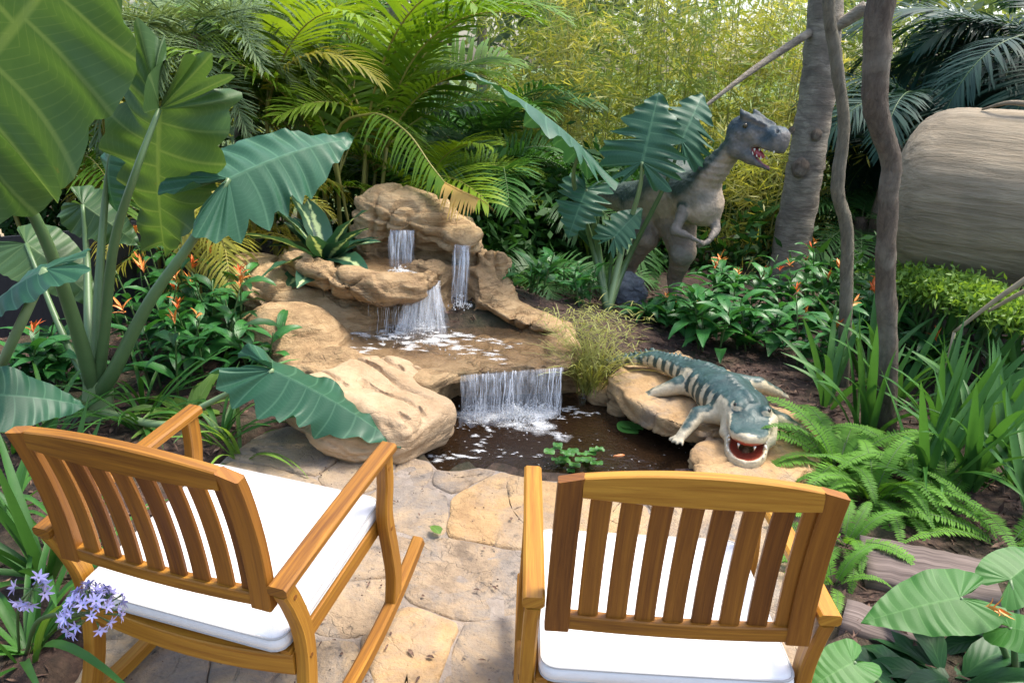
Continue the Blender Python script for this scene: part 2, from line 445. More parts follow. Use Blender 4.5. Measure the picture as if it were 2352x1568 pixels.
# ---- patio of flagstones
def clip(poly, p, n):
    out = []
    for i in range(len(poly)):
        a, b = poly[i], poly[(i + 1) % len(poly)]
        da, db = (a - p) @ n, (b - p) @ n
        if da <= 0: out.append(a)
        if (da < 0 < db) or (db < 0 < da): out.append(a + (b - a) * (da / (da - db)))
    return out
def slab_mesh(name, poly, z0, z1, mat, gap=.012, jit=.012, seed=0):
    poly = [np.array(q[:2], float) for q in poly]
    A = sum(poly[i][0] * poly[(i + 1) % len(poly)][1] - poly[(i + 1) % len(poly)][0] * poly[i][1] for i in range(len(poly)))
    if A < 0: poly = poly[::-1]
    R = []
    for i in range(len(poly)):
        a, b = poly[i], poly[(i + 1) % len(poly)]
        m = max(1, int(np.linalg.norm(b - a) / .035))
        R += [a + (b - a) * t / m for t in range(m)]
    R = np.array(R)
    for _ in range(1): R = .5 * R + .25 * (np.roll(R, 1, 0) + np.roll(R, -1, 0))
    T = np.roll(R, -1, 0) - np.roll(R, 1, 0); T /= np.linalg.norm(T, axis=1, keepdims=True) + 1e-9
    N = np.stack([T[:, 1], -T[:, 0]], 1)
    P3 = np.concatenate([R, np.full((len(R), 1), seed * 3.1)], 1)
    R = R - N * (gap + jit * .18) + N * (jit * fbm(P3, 11, 4) * 1.3)[:, None]
    c = R.mean(0); n = len(R)
    V = []; F = []
    def ring(s, z, off=0):
        q = c + (R - c) * s - N * off
        zz = z + .013 * fbm(np.concatenate([q, np.full((n, 1), seed)], 1), 7, 3) * (1 if z > z0 + .01 else 0)
        V.append(np.concatenate([q, zz[:, None]], 1))
    ring(1, z0); ring(1, z1 - .014); ring(1, z1 - .004, .003); ring(1, z1, .009)
    for s in (.85, .65, .42, .2): ring(s, z1, .012)
    V = np.concatenate(V)
    for r in range(7):
        F += [[r * n + i, r * n + (i + 1) % n, (r + 1) * n + (i + 1) % n, (r + 1) * n + i] for i in range(n)]
    V = np.concatenate([V, [[c[0], c[1], z1]]]); F += [[7 * n + i, 7 * n + (i + 1) % n, 8 * n] for i in range(n)]
    F.append(list(range(n))[::-1])
    return mk_mesh(name, V, F, mat)
patio = link('patio', mk_mesh('patio', *[(lambda P: (np.array([[p[0], p[1], z] for z in (-.2, -.009) for p in P]),
        [list(range(len(P), 2 * len(P)))] + [[i, (i + 1) % len(P), len(P) + (i + 1) % len(P), len(P) + i] for i in range(len(P))]))(patio_poly)][0], M_GROUT, False))
tag(patio, 'mortar bed of the irregular flagstone patio under the chairs', kind='structure')
seeds = [(1150, 1150), (955, 1082), (1040, 1092), (955, 1145), (715, 1035), (850, 1070), (1060, 1330), (930, 1490), (1130, 1530), (780, 1400), (790, 1270), (1400, 1185), (1600, 1180), (1750, 1210), (1450, 1370), (1320, 1500), (1620, 1420), (1780, 1420),
         (600, 1130), (480, 1280), (620, 1480), (380, 1400), (330, 1530), (740, 1530), (1560, 1560)]
sw = [np.array(G(x, y, 0)[:2]) for x, y in seeds] + [np.array(q) for q in ((-1.0, .95), (-.55, .8), (-.1, .95), (.35, .75), (.7, .95), (-.9, .45), (-.3, .4), (.3, .35), (.72, .4))]
wgt = [.035] + [0.0] * 40
for i, s in enumerate(sw):
    poly = [np.array(p[:2]) for p in patio_poly]
    for j, q in enumerate(sw):
        if i == j: continue
        d = q - s; L = np.linalg.norm(d)
        poly = clip(poly, s + d * (.5 + (wgt[i] - wgt[j]) / L / 2 * 2), d / L)
        if len(poly) < 3: break
    if len(poly) < 3: continue
    gold = i in (0, 7, 11, 14)
    st = link('flagstone', slab_mesh('flagstone', poly, -.07, rng.uniform(-.004, .004), M_FLAGY if gold else M_FLAG, .0, .013, i), patio)

# ---- pond water
k = NT('pond_water')
co = k.coord('Object')
k.color((.022, .012, .006)); k.rough(.06); k.b.inputs['IOR'].default_value = 1.33
w1 = k.noise(co, 9, 4, .6, .5); w2 = k.noise(co, 34, 3, .6)
k.bump(k.math('ADD', w1, k.math('MULTIPLY', w2, .3)), .55, .02)
M_POND = k.m
def sheet(name, poly, z, mat):
    P = [v3(p) for p in poly]; n = len(P)
    return mk_mesh(name, [(p[0], p[1], z) for p in P], [list(range(n))], mat, False)
pw = [Vector((p[0] + (p[0] - pond_np[:, 0].mean()) * .05, p[1] + (p[1] - pond_np[:, 1].mean()) * .05, 0)) for p in pond_poly]
tag(link('pond_water', sheet('pond_water', pw, WATER_Z, M_POND)), 'dark brown rippling pond water below the falls', kind='structure')
# ================================================================== ROCKS AND FALLING WATER
def stratify(V, F, amp=.014, freq=(3, 3, 13), rot=(.3, .25, 0), fine=.006, seed=0.0, ledge=0.0):
    N = vnormals(V, F); Q = V @ rotm(*rot)
    r = fbm(Q * np.array(freq, np.float32) + seed, 1.0, 4)
    ridge = 1 - np.abs(r) * 2.2
    h = amp * (-np.maximum(ridge, 0) ** 3 * 1.3 + .9 * fbm(V + seed, 4.5, 3)) + fine * fbm(V + seed, 22, 3)
    if ledge:                                        # layered beds: each bed juts out, then drops back in a crack
        lay = Q[:, 2] * 11 + 1.5 * fbm(Q + seed, 2.1, 3)
        fr = lay - np.floor(lay)
        prof = np.where(fr < .82, fr / .82, (1 - fr) / .18) - .5
        side = np.clip(1.25 - np.abs(N @ rotm(*rot))[:, 2], .25, 1)
        h = h + ledge * prof * side * np.clip(.75 + 1.3 * fbm(V + seed + 9, 1.9, 2), .1, 1.5)
        cr = np.abs(fbm(Q * np.array([2.4, 2.4, .8], np.float32) + seed + 3, 1.0, 3))
        h = h - ledge * 1.1 * np.clip(1 - cr / .045, 0, 1)
    return V + N * h[:, None]
def rock_obj(name, fn, lo, hi, h, mat, parent=None, label=None, cat='rock', amp=.014, col=None, group=None, **kw):
    V, F = surfnets(fn, lo, hi, h)
    V = stratify(V, F, amp, **kw)
    base = np.array([V[:, 0].mean(), V[:, 1].mean(), V[:, 2].min()])
    c = col(V) if col else None
    if parent is not None: base = np.array(parent.location)
    o = link(name, mk_mesh(name, V - base, F, mat, col=c), parent, (0, 0, 0) if parent is not None else base)
    if label: tag(o, label, cat, group)
    return o
SHELF_Z, BASIN_Z = .17, .50
shelf_poly = np.array([G(x, y, SHELF_Z)[:2] for x, y in [(585, 775), (640, 835), (760, 868), (880, 884), (975, 886), (1060, 858), (1180, 842), (1308, 838), (1342, 800), (1322, 745), (1220, 690), (1010, 660), (800, 680), (640, 700)]])
def wetmap(V):
    w = np.zeros(len(V))
    for px, y, r in ((D(1000, 780, 4.35), 0, .42), (D(1170, 800, 4.2), 0, .30), (D(920, 600, 4.75), 0, .17), (D(1055, 640, 4.75), 0, .15), (D(880, 700, 4.35), 0, .22), (D(1200, 850, 3.95), 0, .22)):
        w = np.maximum(w, np.clip(1.5 - np.linalg.norm(V - v3(px), axis=1) / r, 0, 1))
    w = np.clip(w * (.75 + .6 * fbm(V, 6, 3)), 0, 1)
    return np.stack([w, w, w], 1)
falls = thing('waterfall_rock', 'tan sandstone waterfall formation with three tiers above the pond', 'waterfall', (-.25, 4.6, 0))
# lower shelf with its shallow pool and undercut lip
def f_shelf(P):
    d = s_prism(P, shelf_poly, -.45, SHELF_Z + .02, .05)
    d = smin(d, s_ell(P, D(665, 765, 4.15), (.30, .22, .17)), .10)
    d = smin(d, s_ell(P, D(800, 850, 3.85), (.28, .12, .12)), .08)
    pool = np.array([G(x, y, SHELF_Z)[:2] for x, y in [(790, 800), (850, 830), (1000, 845), (1150, 832), (1260, 815), (1240, 770), (1160, 735), (1000, 725), (870, 740)]])
    d = smax(d, -s_prism(P, pool, SHELF_Z - .03, SHELF_Z + .3, .02), .06)
    a, b = D(990, 930, 3.75), D(1330, 930, 4.05)
    cav = np.array([(a[0], a[1] - .5), (b[0] + .1, b[1] - .5), (b[0] + .1, b[1] + .18), (a[0] + .1, a[1] + .28)])
    d = smax(d, -s_prism(P, cav, -.6, SHELF_Z - .055, .03), .03)
    return d
rock_obj('shelf', f_shelf, (-1.6, 3.35, -.46), (.85, 5.05, .5), .019, M_FALL, falls, amp=.016, col=wetmap, ledge=0.026)
# left body of the formation
def f_left(P):
    d = s_ell(P, D(690, 700, 4.55), (.46, .32, .19), rotm(0, .45, 0))
    d = smin(d, s_ell(P, D(600, 620, 4.65), (.20, .2, .10)), .06)
    d = smin(d, s_ell(P, D(800, 720, 4.5), (.30, .26, .17)), .08)
    d = smin(d, s_ell(P, (-1.0, 4.75, .1), (.5, .4, .3)), .08)
    return d
rock_obj('side_rock', f_left, (-1.75, 4.1, -.1), (-.35, 5.2, .75), .017, M_FALL, falls, amp=.022, col=wetmap, freq=(2.2, 2.2, 11), rot=(.2, .45, 0), seed=4.0, ledge=0.04)
# thick curved ledge that holds the upper basin
led = [D(668, 592, 4.62), D(715, 622, 4.45), D(800, 648, 4.33), D(880, 662, 4.27), D(945, 660, 4.33), D(985, 640, 4.45)]
def f_ledge(P):
    d = None
    for (a, b, ra, rb) in zip(led, led[1:], (.075, .085, .088, .095, .09), (.085, .088, .095, .09, .06)):
        s = s_cone(P, a, b, ra * 1.05, rb * 1.05, (1, 1.2, .95)); d = s if d is None else smin(d, s, .03)
    fl = np.array([v3(q)[:2] for q in led] + [D(1000, 600, 4.7)[:2], D(900, 590, 4.9)[:2], D(760, 560, 4.85)[:2]])
    d = smin(d, s_prism(P, fl, BASIN_Z - .18, BASIN_Z - .035, .03), .03)
    return d
rock_obj('ledge', f_ledge, (-1.5, 4.05, .2), (-.25, 5.05, .8), .0125, M_FALL, falls, amp=.017, col=wetmap, freq=(3, 3, 14), rot=(.15, .25, .3), seed=9.0, ledge=0.03)
# top boulder with two overhanging mouths
def f_top(P):
    d = s_ell(P, D(935, 500, 5.05), (.36, .30, .20), rotm(0, .12, 0))
    d = smin(d, s_ell(P, D(1055, 545, 4.98), (.145, .24, .105)), .05)
    d = smin(d, s_ell(P, D(860, 545, 5.0), (.13, .22, .22)), .06)
    d = smin(d, s_box(P, D(960, 620, 5.15), (.40, .22, .36), .1), .08)
    d = smin(d, s_ell(P, D(1065, 610, 5.1), (.20, .2, .16)), .06)
    a = D(935, 548, 4.72)
    d = smax(d, -s_ell(P, a + Vector((0, -.02, -.05)), (.13, .12, .09)), .04)
    d = smax(d, -s_ell(P, D(1062, 605, 4.75), (.10, .14, .075)), .04)
    return d
rock_obj('top_boulder', f_top, (-1.15, 4.55, .0), (.1, 5.45, 1.15), .0145, M_FALL, falls, amp=.018, col=wetmap, rot=(.1, .2, 0), seed=2.0, ledge=0.04)
# right-hand steps
def f_right(P):
    d = s_ell(P, D(1100, 668, 4.82), (.24, .24, .135))
    d = smin(d, s_ell(P, D(985, 624, 4.62), (.11, .12, .085)), .04)
    d = smin(d, s_ell(P, D(1180, 715, 4.66), (.28, .19, .06), rotm(0, .36, 0)), .04)
    d = smin(d, s_ell(P, D(1250, 742, 4.55), (.2, .16, .04), rotm(0, .25, 0)), .03)
    d = smin(d, s_box(P, D(1010, 690, 4.72), (.26, .16, .22), .06), .05)
    d = smin(d, s_ell(P, D(1130, 605, 4.95), (.12, .14, .1)), .05)
    d = smax(d, -s_cone(P, D(1062, 585, 4.66), D(1054, 690, 4.54), .095, .10, (1, 1.5, 1)), .04)
    return d
rock_obj('step_rock', f_right, (-.85, 4.2, -.1), (.75, 5.25, .85), .016, M_FALL, falls, amp=.02, col=wetmap, freq=(2.5, 2.5, 13), rot=(.2, .35, 0), seed=6.0, ledge=0.042)

# big grooved boulder in front of the falls
bc = D(838, 960, 3.36)
def f_front(P):
    d = s_box(P, (bc[0] + .04, bc[1] + .02, .10), (.345, .245, .125), .09, rotm(-.10, .10, -.50))
    d = smin(d, s_ell(P, G(880, 868, .13), (.23, .20, .10)), .10)
    d = smin(d, s_ell(P, D(715, 945, 3.36), (.17, .15, .085), rotm(0, .45, 0)), .05)
    d = smin(d, s_ell(P, D(795, 1005, 3.12), (.20, .13, .10), rotm(0, .35, 0)), .04)
    q = (P - np.array([bc[0], bc[1], .2], np.float32)) @ rotm(0, 0, -.66)
    wob = fbm(P * np.array([2.2, 2.2, 1], np.float32), 1.0, 3)
    lane = q[:, 1] * 7.5 + wob * .9
    g = np.abs((lane % 1.0) - .5); li = np.floor(lane)
    ln = np.clip(np.sin(q[:, 0] * (5 + 1.3 * (li % 3)) + li * 2.1) * 3 + 2.0, 0, 1)
    top = np.clip((P[:, 2] - .13) / .06, 0, 1) * ln
    return d + .030 * np.exp(-(g / .10) ** 2) * top
rock_obj('boulder', f_front, (bc[0] - .75, bc[1] - .62, -.12), (bc[0] + .62, bc[1] + .75, .42), .0095, M_BOULD, label='large pale boulder with parallel carved grooves at the left pond edge', amp=.012, fine=.005)

# stones under the crocodile and along the right pond edge
cs = [('flat golden stone slab under the crocodile statue', [(1395, 868), (1440, 815), (1560, 800), (1690, 850), (1740, 905), (1700, 980), (1610, 985), (1520, 955), (1450, 915)], .085),
      ('golden stone slab under the open jaws of the crocodile', [(1620, 990), (1712, 985), (1760, 910), (1880, 965), (1915, 1030), (1830, 1110), (1700, 1130), (1610, 1095), (1590, 1030)], .055)]
for i, (lab, pl, zt) in enumerate(cs):
    pp = np.array([G(x, y, zt)[:2] for x, y in pl])
    def f_cs(P, pp=pp, zt=zt): return s_prism(P, pp, zt - .12, zt, .02) + .03 * fbm(P, 4, 3)
    lo, hi = pp.min(0) - .08, pp.max(0) + .08
    rock_obj('coping_stone', f_cs, (lo[0], lo[1], -.2), (hi[0], hi[1], zt + .06), .014, M_FLAGY, label=lab, cat='stone', amp=.016, rot=(.08, .05, 0), fine=.008, ledge=.022, seed=i * 3.0, group='stones along the right pond edge')
def blob(name, c, r, mat, lab, cat='stone', h=None, group=None, seed=0.0, amp=.02, rot=None):
    h = h or max(min(r) / 9, .006)
    R = rotm(*rot) if rot else None
    m = max(r) * 1.25
    return rock_obj(name, lambda P: s_ell(P, c, r, R) + .18 * min(r) * fbm(P + seed, 1.6 / max(r), 3), (c[0] - m, c[1] - m, max(c[2] - m, -.3)), (c[0] + m, c[1] + m, c[2] + m), h, mat, label=lab, cat=cat, amp=amp, seed=seed, group=group)
gp = G(1440, 705, .0)
blob('rock', (gp.x, gp.y, .09), (.15, .12, .20), M_GREY, 'rough grey rock at the foot of the dinosaur statue', seed=3.3, amp=.03)
for i, (x, y, r, lab) in enumerate([(1385, 905, .085, 'small brown stone beside the sedge at the pond edge'), (1425, 930, .07, 'small dark stone between the sedge and the golden slab')]):
    p = G(x, y, -.06); blob('stone', (p.x, p.y, -.08), (r * 1.2, r, r), M_FALL, lab, seed=5 + i, amp=.012)
p = G(1895, 1575, .16); blob('rock', (p.x, p.y, .1), (.085, .08, .1), M_FLAG, 'smooth grey stone at the bottom edge beside the right chair', seed=8, amp=.004)

# ---- water running over the falls
k = NT('falling_water')
sc = k.noise(k.coord('Object', (60, 60, 5)), 1, 4, .7)
k.color((.86, .89, .92)); k.rough(.12); k.b.inputs['IOR'].default_value = 1.33
k.l(k.ramp(sc, [(.34, (.08,) * 3), (.66, (.72,) * 3)]), k.b.inputs['Alpha'])
M_FALLW = k.m
k = NT('foam')
sc = k.noise(k.coord('Object'), 38, 6, .75)
k.color((.88, .90, .90)); k.rough(.4)
uvn = k.n('ShaderNodeUVMap'); sp = k.n('ShaderNodeSeparateXYZ'); k.l(uvn.outputs[0], sp.inputs[0])
k.l(k.math('MULTIPLY', k.ramp(sc, [(.34, (.0,) * 3), (.64, (.80,) * 3)]), k.ramp(sp.outputs[0], [(.25, (1,) * 3), (1.0, (.0,) * 3)])), k.b.inputs['Alpha'])
M_FOAM = k.m
k = NT('shallow_water')
co = k.coord('Object')
w1 = k.noise(co, 14, 4, .6, .6)
k.color((.20, .13, .07)); k.rough(.06); k.b.inputs['IOR'].default_value = 1.33
k.b.inputs['Alpha'].default_value = .22
k.bump(w1, .7, .02)
M_SHAL = k.m
def strands(name, a, b, drop, n, vel, seed, spread=.0, wmin=.0012, wmax=.0045, lab='', veil=.5):
    """falling water: bundles of thin threads from the lip a-b (world points) down by `drop`; vel = outward throw"""
    r = random.Random(seed); mb = MB()
    a, b = v3(a), v3(b)
    nb = max(3, n // 6); bund = [(r.random(), r.uniform(.4, 1.5), r.uniform(.7, 1.2)) for _ in range(nb)]
    for i in range(n):
        bt, bw, bv = r.choice(bund)
        t = min(max(bt + r.gauss(0, .035) * bw if r.random() < .72 else r.random(), 0), 1)
        s = a + (b - a) * t; st = r.random() ** 2 * .45 if r.random() < .5 else 0.0; en = r.uniform(.75, 1.03)
        w = r.uniform(wmin, wmax) * (bw if r.random() < .6 else .6)
        x1 = r.gauss(0, spread); y1 = r.gauss(0, .012); pts = []; rad = []; f1, f2 = r.uniform(5, 14), r.uniform(0, 6)
        for q in range(10):
            u = st + (en - st) * q / 9
            pts.append(s + np.array([x1 * u + .0035 * math.sin(f1 * u + f2), -vel * bv * u ** .55 + y1 * u, -drop * u ** 1.25 + (.010 if u == 0 else 0)]))
            rad.append(w * (1.2 - .6 * u) * r.uniform(.5, 1.3) * (.3 if q in (0, 9) and st else 1))
        V, F, U = tube(pts, rad, 5)
        cc = np.repeat(np.array(pts), 5, 0); V = cc + (V - cc) * np.array([1.0, .5, 1.0])
        mb.add(V, F, U)
    c = (a + b) / 2
    mb.V = [v - c for v in mb.V]
    o = link(name, mb.mesh(name, M_FALLW), None, c)
    return tag(o, lab, kind='structure')
k = NT('water_sheet')
uvn = k.coord('UV', (95, 2.2, 1)); n1_ = k.noise(uvn, 1.0, 6, .65, .6); n2_ = k.noise(k.coord('UV', (26, 1.5, 1)), 1.0, 3)
k.color((.84, .87, .90)); k.rough(.2); k.b.inputs['IOR'].default_value = 1.33
k.l(k.ramp(k.math('ADD', k.math('MULTIPLY', n1_, .5), k.math('MULTIPLY', n2_, .5)), [(.42, (.02,) * 3), (.56, (.20,) * 3), (.74, (.72,) * 3)]), k.b.inputs['Alpha'])
M_SHEETW = k.m
def curtain(a, b, drop, vel, seed, lab, layers=3, flare=0.0):
    a, b = v3(a), v3(b); mb = MB(); c = (a + b) / 2; nx_, nz_ = 36, 14; q = np.random.RandomState(seed)
    for L_ in range(layers):
        V = []; U = []; ph = q.rand(3) * 6
        for i in range(nx_ + 1):
            t = i / nx_; s_ = a + (b - a) * t; rag = 1 - .16 * abs(math.sin(t * 17 + ph[0])) * abs(math.sin(t * 7 + ph[1]))
            for j in range(nz_ + 1):
                u = j / nz_
                x = (t - .5) * flare * u ** 1.5
                V.append(s_ + np.array([x + .006 * math.sin(7 * u + 11 * t + ph[1]), -vel * (.8 + .25 * L_) * u ** .55 - .012 * L_ + .010 * math.sin(t * 23 + ph[2]) * u, -drop * rag * u ** 1.3 + (.012 if j == 0 else 0)]) - c)
                U.append((t * np.linalg.norm(b - a) + L_ * 3.7, u + L_ * 1.9))
        m = nz_ + 1
        mb.add(np.array(V), [[i * m + j, (i + 1) * m + j, (i + 1) * m + j + 1, i * m + j + 1] for i in range(nx_) for j in range(nz_)], U)
    return tag(link('falling_water', mb.mesh('falling_water', M_SHEETW), None, c), lab, kind='structure')
curtain(D(896, 530, 4.79), D(952, 533, 4.79), .30, .04, 1, 'broken water sheet under the left mouth of the top boulder', 3)
curtain(D(1043, 564, 4.75), D(1080, 568, 4.75), .44, .10, 2, 'narrow broken water sheet under the right mouth of the top boulder', 2)
curtain(D(940, 655, 4.41), D(1012, 648, 4.50), .34, .09, 3, 'broken water sheet spilling from the upper basin', 4, .16)
curtain(G(1062, 861, SHELF_Z) + Vector((0, -.03, 0)), G(1292, 843, SHELF_Z) + Vector((0, -.03, 0)), .265, .05, 4, 'broken water sheet falling from the shelf into the pond', 2)
f1a, f1b = D(898, 532, 4.78), D(948, 534, 4.78)
strands('falling_water', f1a, f1b, .30, 20, .035, 1, .010, .0015, .0055, 'white water falling from the left mouth of the top boulder')
strands('falling_water', D(1045, 566, 4.74), D(1078, 570, 4.74), .44, 26, .10, 2, .012, .0012, .0040, 'thin white water falling from the right mouth of the top boulder')
strands('falling_water', D(948, 652, 4.42), D(1010, 650, 4.50), .33, 36, .08, 3, .04, .0012, .0055, 'white water spilling from the upper basin onto the lower shelf')
strands('falling_water', D(845, 700, 4.32), D(940, 708, 4.28), .22, 30, .02, 9, .008, .0008, .0022, 'faint trickle of water under the curved ledge')
la, lb = G(1060, 861, SHELF_Z + .01), G(1290, 843, SHELF_Z + .01)
strands('falling_water', la + Vector((0, -.03, 0)), lb + Vector((0, -.03, 0)), .265, 30, .045, 4, .007, .0007, .0030, 'curtain of thin water threads falling from the shelf into the pond')
strands('falling_water', G(1120, 850, SHELF_Z + .01) + Vector((0, -.04, 0)), G(1240, 846, SHELF_Z + .01) + Vector((0, -.04, 0)), .265, 16, .07, 12, .012, .0010, .0044, 'thick middle of the water curtain falling into the pond')
tag(link('water', sheet('water', [D(690, 585, 4.75)] + led[1:] + [D(1010, 600, 4.75), D(900, 600, 4.95), D(770, 570, 4.9)], BASIN_Z, M_SHAL)), 'small upper basin of water behind the curved ledge', kind='structure')
pl = [G(x, y, SHELF_Z) for x, y in [(740, 812), (850, 846), (1000, 858), (1090, 852), (1300, 830), (1290, 780), (1180, 728), (1000, 712), (850, 730)]]
tag(link('water', sheet('water', pl, SHELF_Z + .006, M_SHAL)), 'shallow water sheet on the lower rock shelf', kind='structure')
# foam and splashes
def ico():
    t = (1 + 5 ** .5) / 2
    V = np.array([(-1, t, 0), (1, t, 0), (-1, -t, 0), (1, -t, 0), (0, -1, t), (0, 1, t), (0, -1, -t), (0, 1, -t), (t, 0, -1), (t, 0, 1), (-t, 0, -1), (-t, 0, 1)], float)
    F = [(0, 11, 5), (0, 5, 1), (0, 1, 7), (0, 7, 10), (0, 10, 11), (1, 5, 9), (5, 11, 4), (11, 10, 2), (10, 7, 6), (7, 1, 8), (3, 9, 4), (3, 4, 2), (3, 2, 6), (3, 6, 8), (3, 8, 9), (4, 9, 5), (2, 4, 11), (6, 2, 10), (8, 6, 7), (9, 8, 1)]
    return V / np.linalg.norm(V[0]), F
ICO = ico()
def patch(mb, c, r, z, n=14, ell=1.0, rot=0):
    ph = [rng.uniform(0, 6.28) for _ in range(3)]
    P = []
    for i in range(n):
        t = 6.283 * i / n
        rr = r * (1 + .3 * math.sin(2 * t + ph[0]) + .22 * math.sin(3 * t + ph[1]) + .15 * math.sin(5 * t + ph[2]))
        x, y = rr * math.cos(t), rr * math.sin(t) * ell
        P.append((c[0] + x * math.cos(rot) - y * math.sin(rot), c[1] + x * math.sin(rot) + y * math.cos(rot), z))
    P.append((c[0], c[1], z)); mb.add(np.array(P), [[i, (i + 1) % n, n] for i in range(n)], [(1, 0)] * n + [(0, 0)])
def splash(mb, c, r, n, hmax):
    for i in range(n):
        d = abs(rng.gauss(0, .55)) * r; t = rng.uniform(0, 6.28)
        z = c[2] + abs(rng.gauss(0, .4)) * hmax * max(0, 1 - d / (1.5 * r)); s = rng.uniform(.0015, .0055)
        mb.add(ICO[0] * s * np.array([1, 1, rng.uniform(.8, 1.8)]) + np.array([c[0] + d * math.cos(t), c[1] + d * math.sin(t), z]), ICO[1])
mb = MB()
sp = G(1180, 955, WATER_Z)
for i in range(26):
    patch(mb, (sp.x + rng.gauss(0, .13), sp.y + rng.gauss(0, .09)), rng.uniform(.03, .10), WATER_Z + .003 + i * .0004, 18)
for x, y, r in [(1120, 985, .04), (1110, 1005, .035), (1108, 1022, .03), (1095, 1038, .035), (1060, 1048, .05), (1030, 1052, .05), (1000, 1060, .045), (1150, 1040, .02), (1190, 1046, .02), (1240, 1050, .02), (1300, 940, .05), (1330, 950, .04), (1360, 955, .03), (1290, 960, .03), (1050, 985, .02), (1085, 970, .03)]:
    for _ in range(4):
        p = G(x + rng.gauss(0, 9), y + rng.gauss(0, 4), WATER_Z); patch(mb, p, r * rng.uniform(.4, .9), WATER_Z + .003 + rng.random() * .003, ell=rng.uniform(.35, .8))
for _ in range(110):
    p = G(rng.uniform(1010, 1580), rng.uniform(965, 1095), WATER_Z); patch(mb, p, rng.uniform(.002, .008), WATER_Z + .004, 8, .6)
splash(mb, (sp.x, sp.y, WATER_Z), .15, 900, .09)
splash(mb, (sp.x + .15, sp.y + .08, WATER_Z), .10, 260, .06); splash(mb, (sp.x - .2, sp.y + .02, WATER_Z), .10, 260, .06)
tag(link('foam', mb.mesh('foam', M_FOAM)), 'white foam and splash floating on the pond', 'foam', kind='stuff')
mb = MB()
for px, py, rr, n, hh in ((960, 755, .17, 200, .10), (1058, 705, .07, 110, .09), (920, 628, .06, 90, .06), (1000, 790, .2, 60, .02), (900, 775, .15, 60, .02)):
    z = SHELF_Z if py > 640 else BASIN_Z
    if py == 705: z = D(1058, 705, 4.58).z
    p = G(px, py, z); splash(mb, p, rr, n, hh)
    if py != 705:
        for i in range(int(14 * rr / .1)):
            patch(mb, (p.x + rng.gauss(0, rr * .6), p.y + rng.gauss(0, rr * .4)), rng.uniform(.02, .06), z + .012 + .0005 * i, ell=rng.uniform(.3, .8))
for x0, y0, x1, y1, n in ((860, 800, 770, 828, 16), (960, 790, 1130, 815, 26), (1130, 815, 1150, 845, 10), (1080, 775, 1180, 800, 16)):
    for i in range(n):
        t = rng.random(); p = G(x0 + (x1 - x0) * t + rng.gauss(0, 8), y0 + (y1 - y0) * t + rng.gauss(0, 4), SHELF_Z); patch(mb, p, rng.uniform(.015, .045), SHELF_Z + .011 + .0003 * i, ell=.4, rot=rng.uniform(-.3, .3))
tag(link('foam', mb.mesh('foam', M_FOAM)), 'white foam and splash on the rock shelf under the upper falls', 'foam', kind='stuff')
# ================================================================== ROCKING CHAIRS
def wood_mat(name, dark, mid, light, rough=.36):
    k = NT(name)
    uv = k.coord('UV', (2.2, 55, 1)); uv2 = k.coord('UV', (7, 190, 1))
    oi = k.n('ShaderNodeObjectInfo')
    ad = k.n('ShaderNodeVectorMath', operation='ADD'); k.l(uv, ad.inputs[0])
    cb = k.n('ShaderNodeCombineXYZ'); k.l(k.math('MULTIPLY', oi.outputs['Random'], 40), cb.inputs[0]); k.l(k.math('MULTIPLY', oi.outputs['Random'], 17), cb.inputs[2]); k.l(cb.outputs[0], ad.inputs[1])
    n1 = k.noise(ad.outputs[0], 1.0, 6, .62, .8); n2 = k.noise(uv2, 1.0, 3)
    f = k.math('ADD', k.math('MULTIPLY', n1, .75), k.math('MULTIPLY', n2, .25))
    f = k.math('ADD', f, k.math('MULTIPLY', k.math('SUBTRACT', oi.outputs['Random'], .5), .22))
    k.color(k.ramp(f, [(.28, dark), (.48, mid), (.72, light)]))
    k.rough(k.math('MULTIPLY_ADD', n1, .3, rough)); k.bump(f, .3, .004)
    k.b.inputs['Specular IOR Level'].default_value = .35
    return k.m
M_WOOD = wood_mat('oiled_hardwood', (.14, .050, .006), (.29, .120, .011), (.45, .22, .024))
M_WOODSH = wood_mat('dark_shaded_hardwood', (.095, .028, .004), (.19, .068, .008), (.31, .125, .014))  # redder wood, darkened further: shade on the chair backs is put into this colour
k = NT('white_canvas')
co = k.coord('Object', (1, 1, 1))
n = k.noise(co, 420, 2); n2 = k.noise(co, 6, 3)
k.color(k.mix(n2, (.70, .69, .665), (.80, .79, .77))); k.rough(.85)
k.bump(k.math('ADD', k.math('MULTIPLY', n, .15), k.noise(co, 14, 5, .6, .8)), .4, .012)
k.b.inputs['Sheen Weight'].default_value = .2
M_CUSH = k.m
M_PIPE = plain('cushion_piping', (.42, .41, .39), .85, .08)

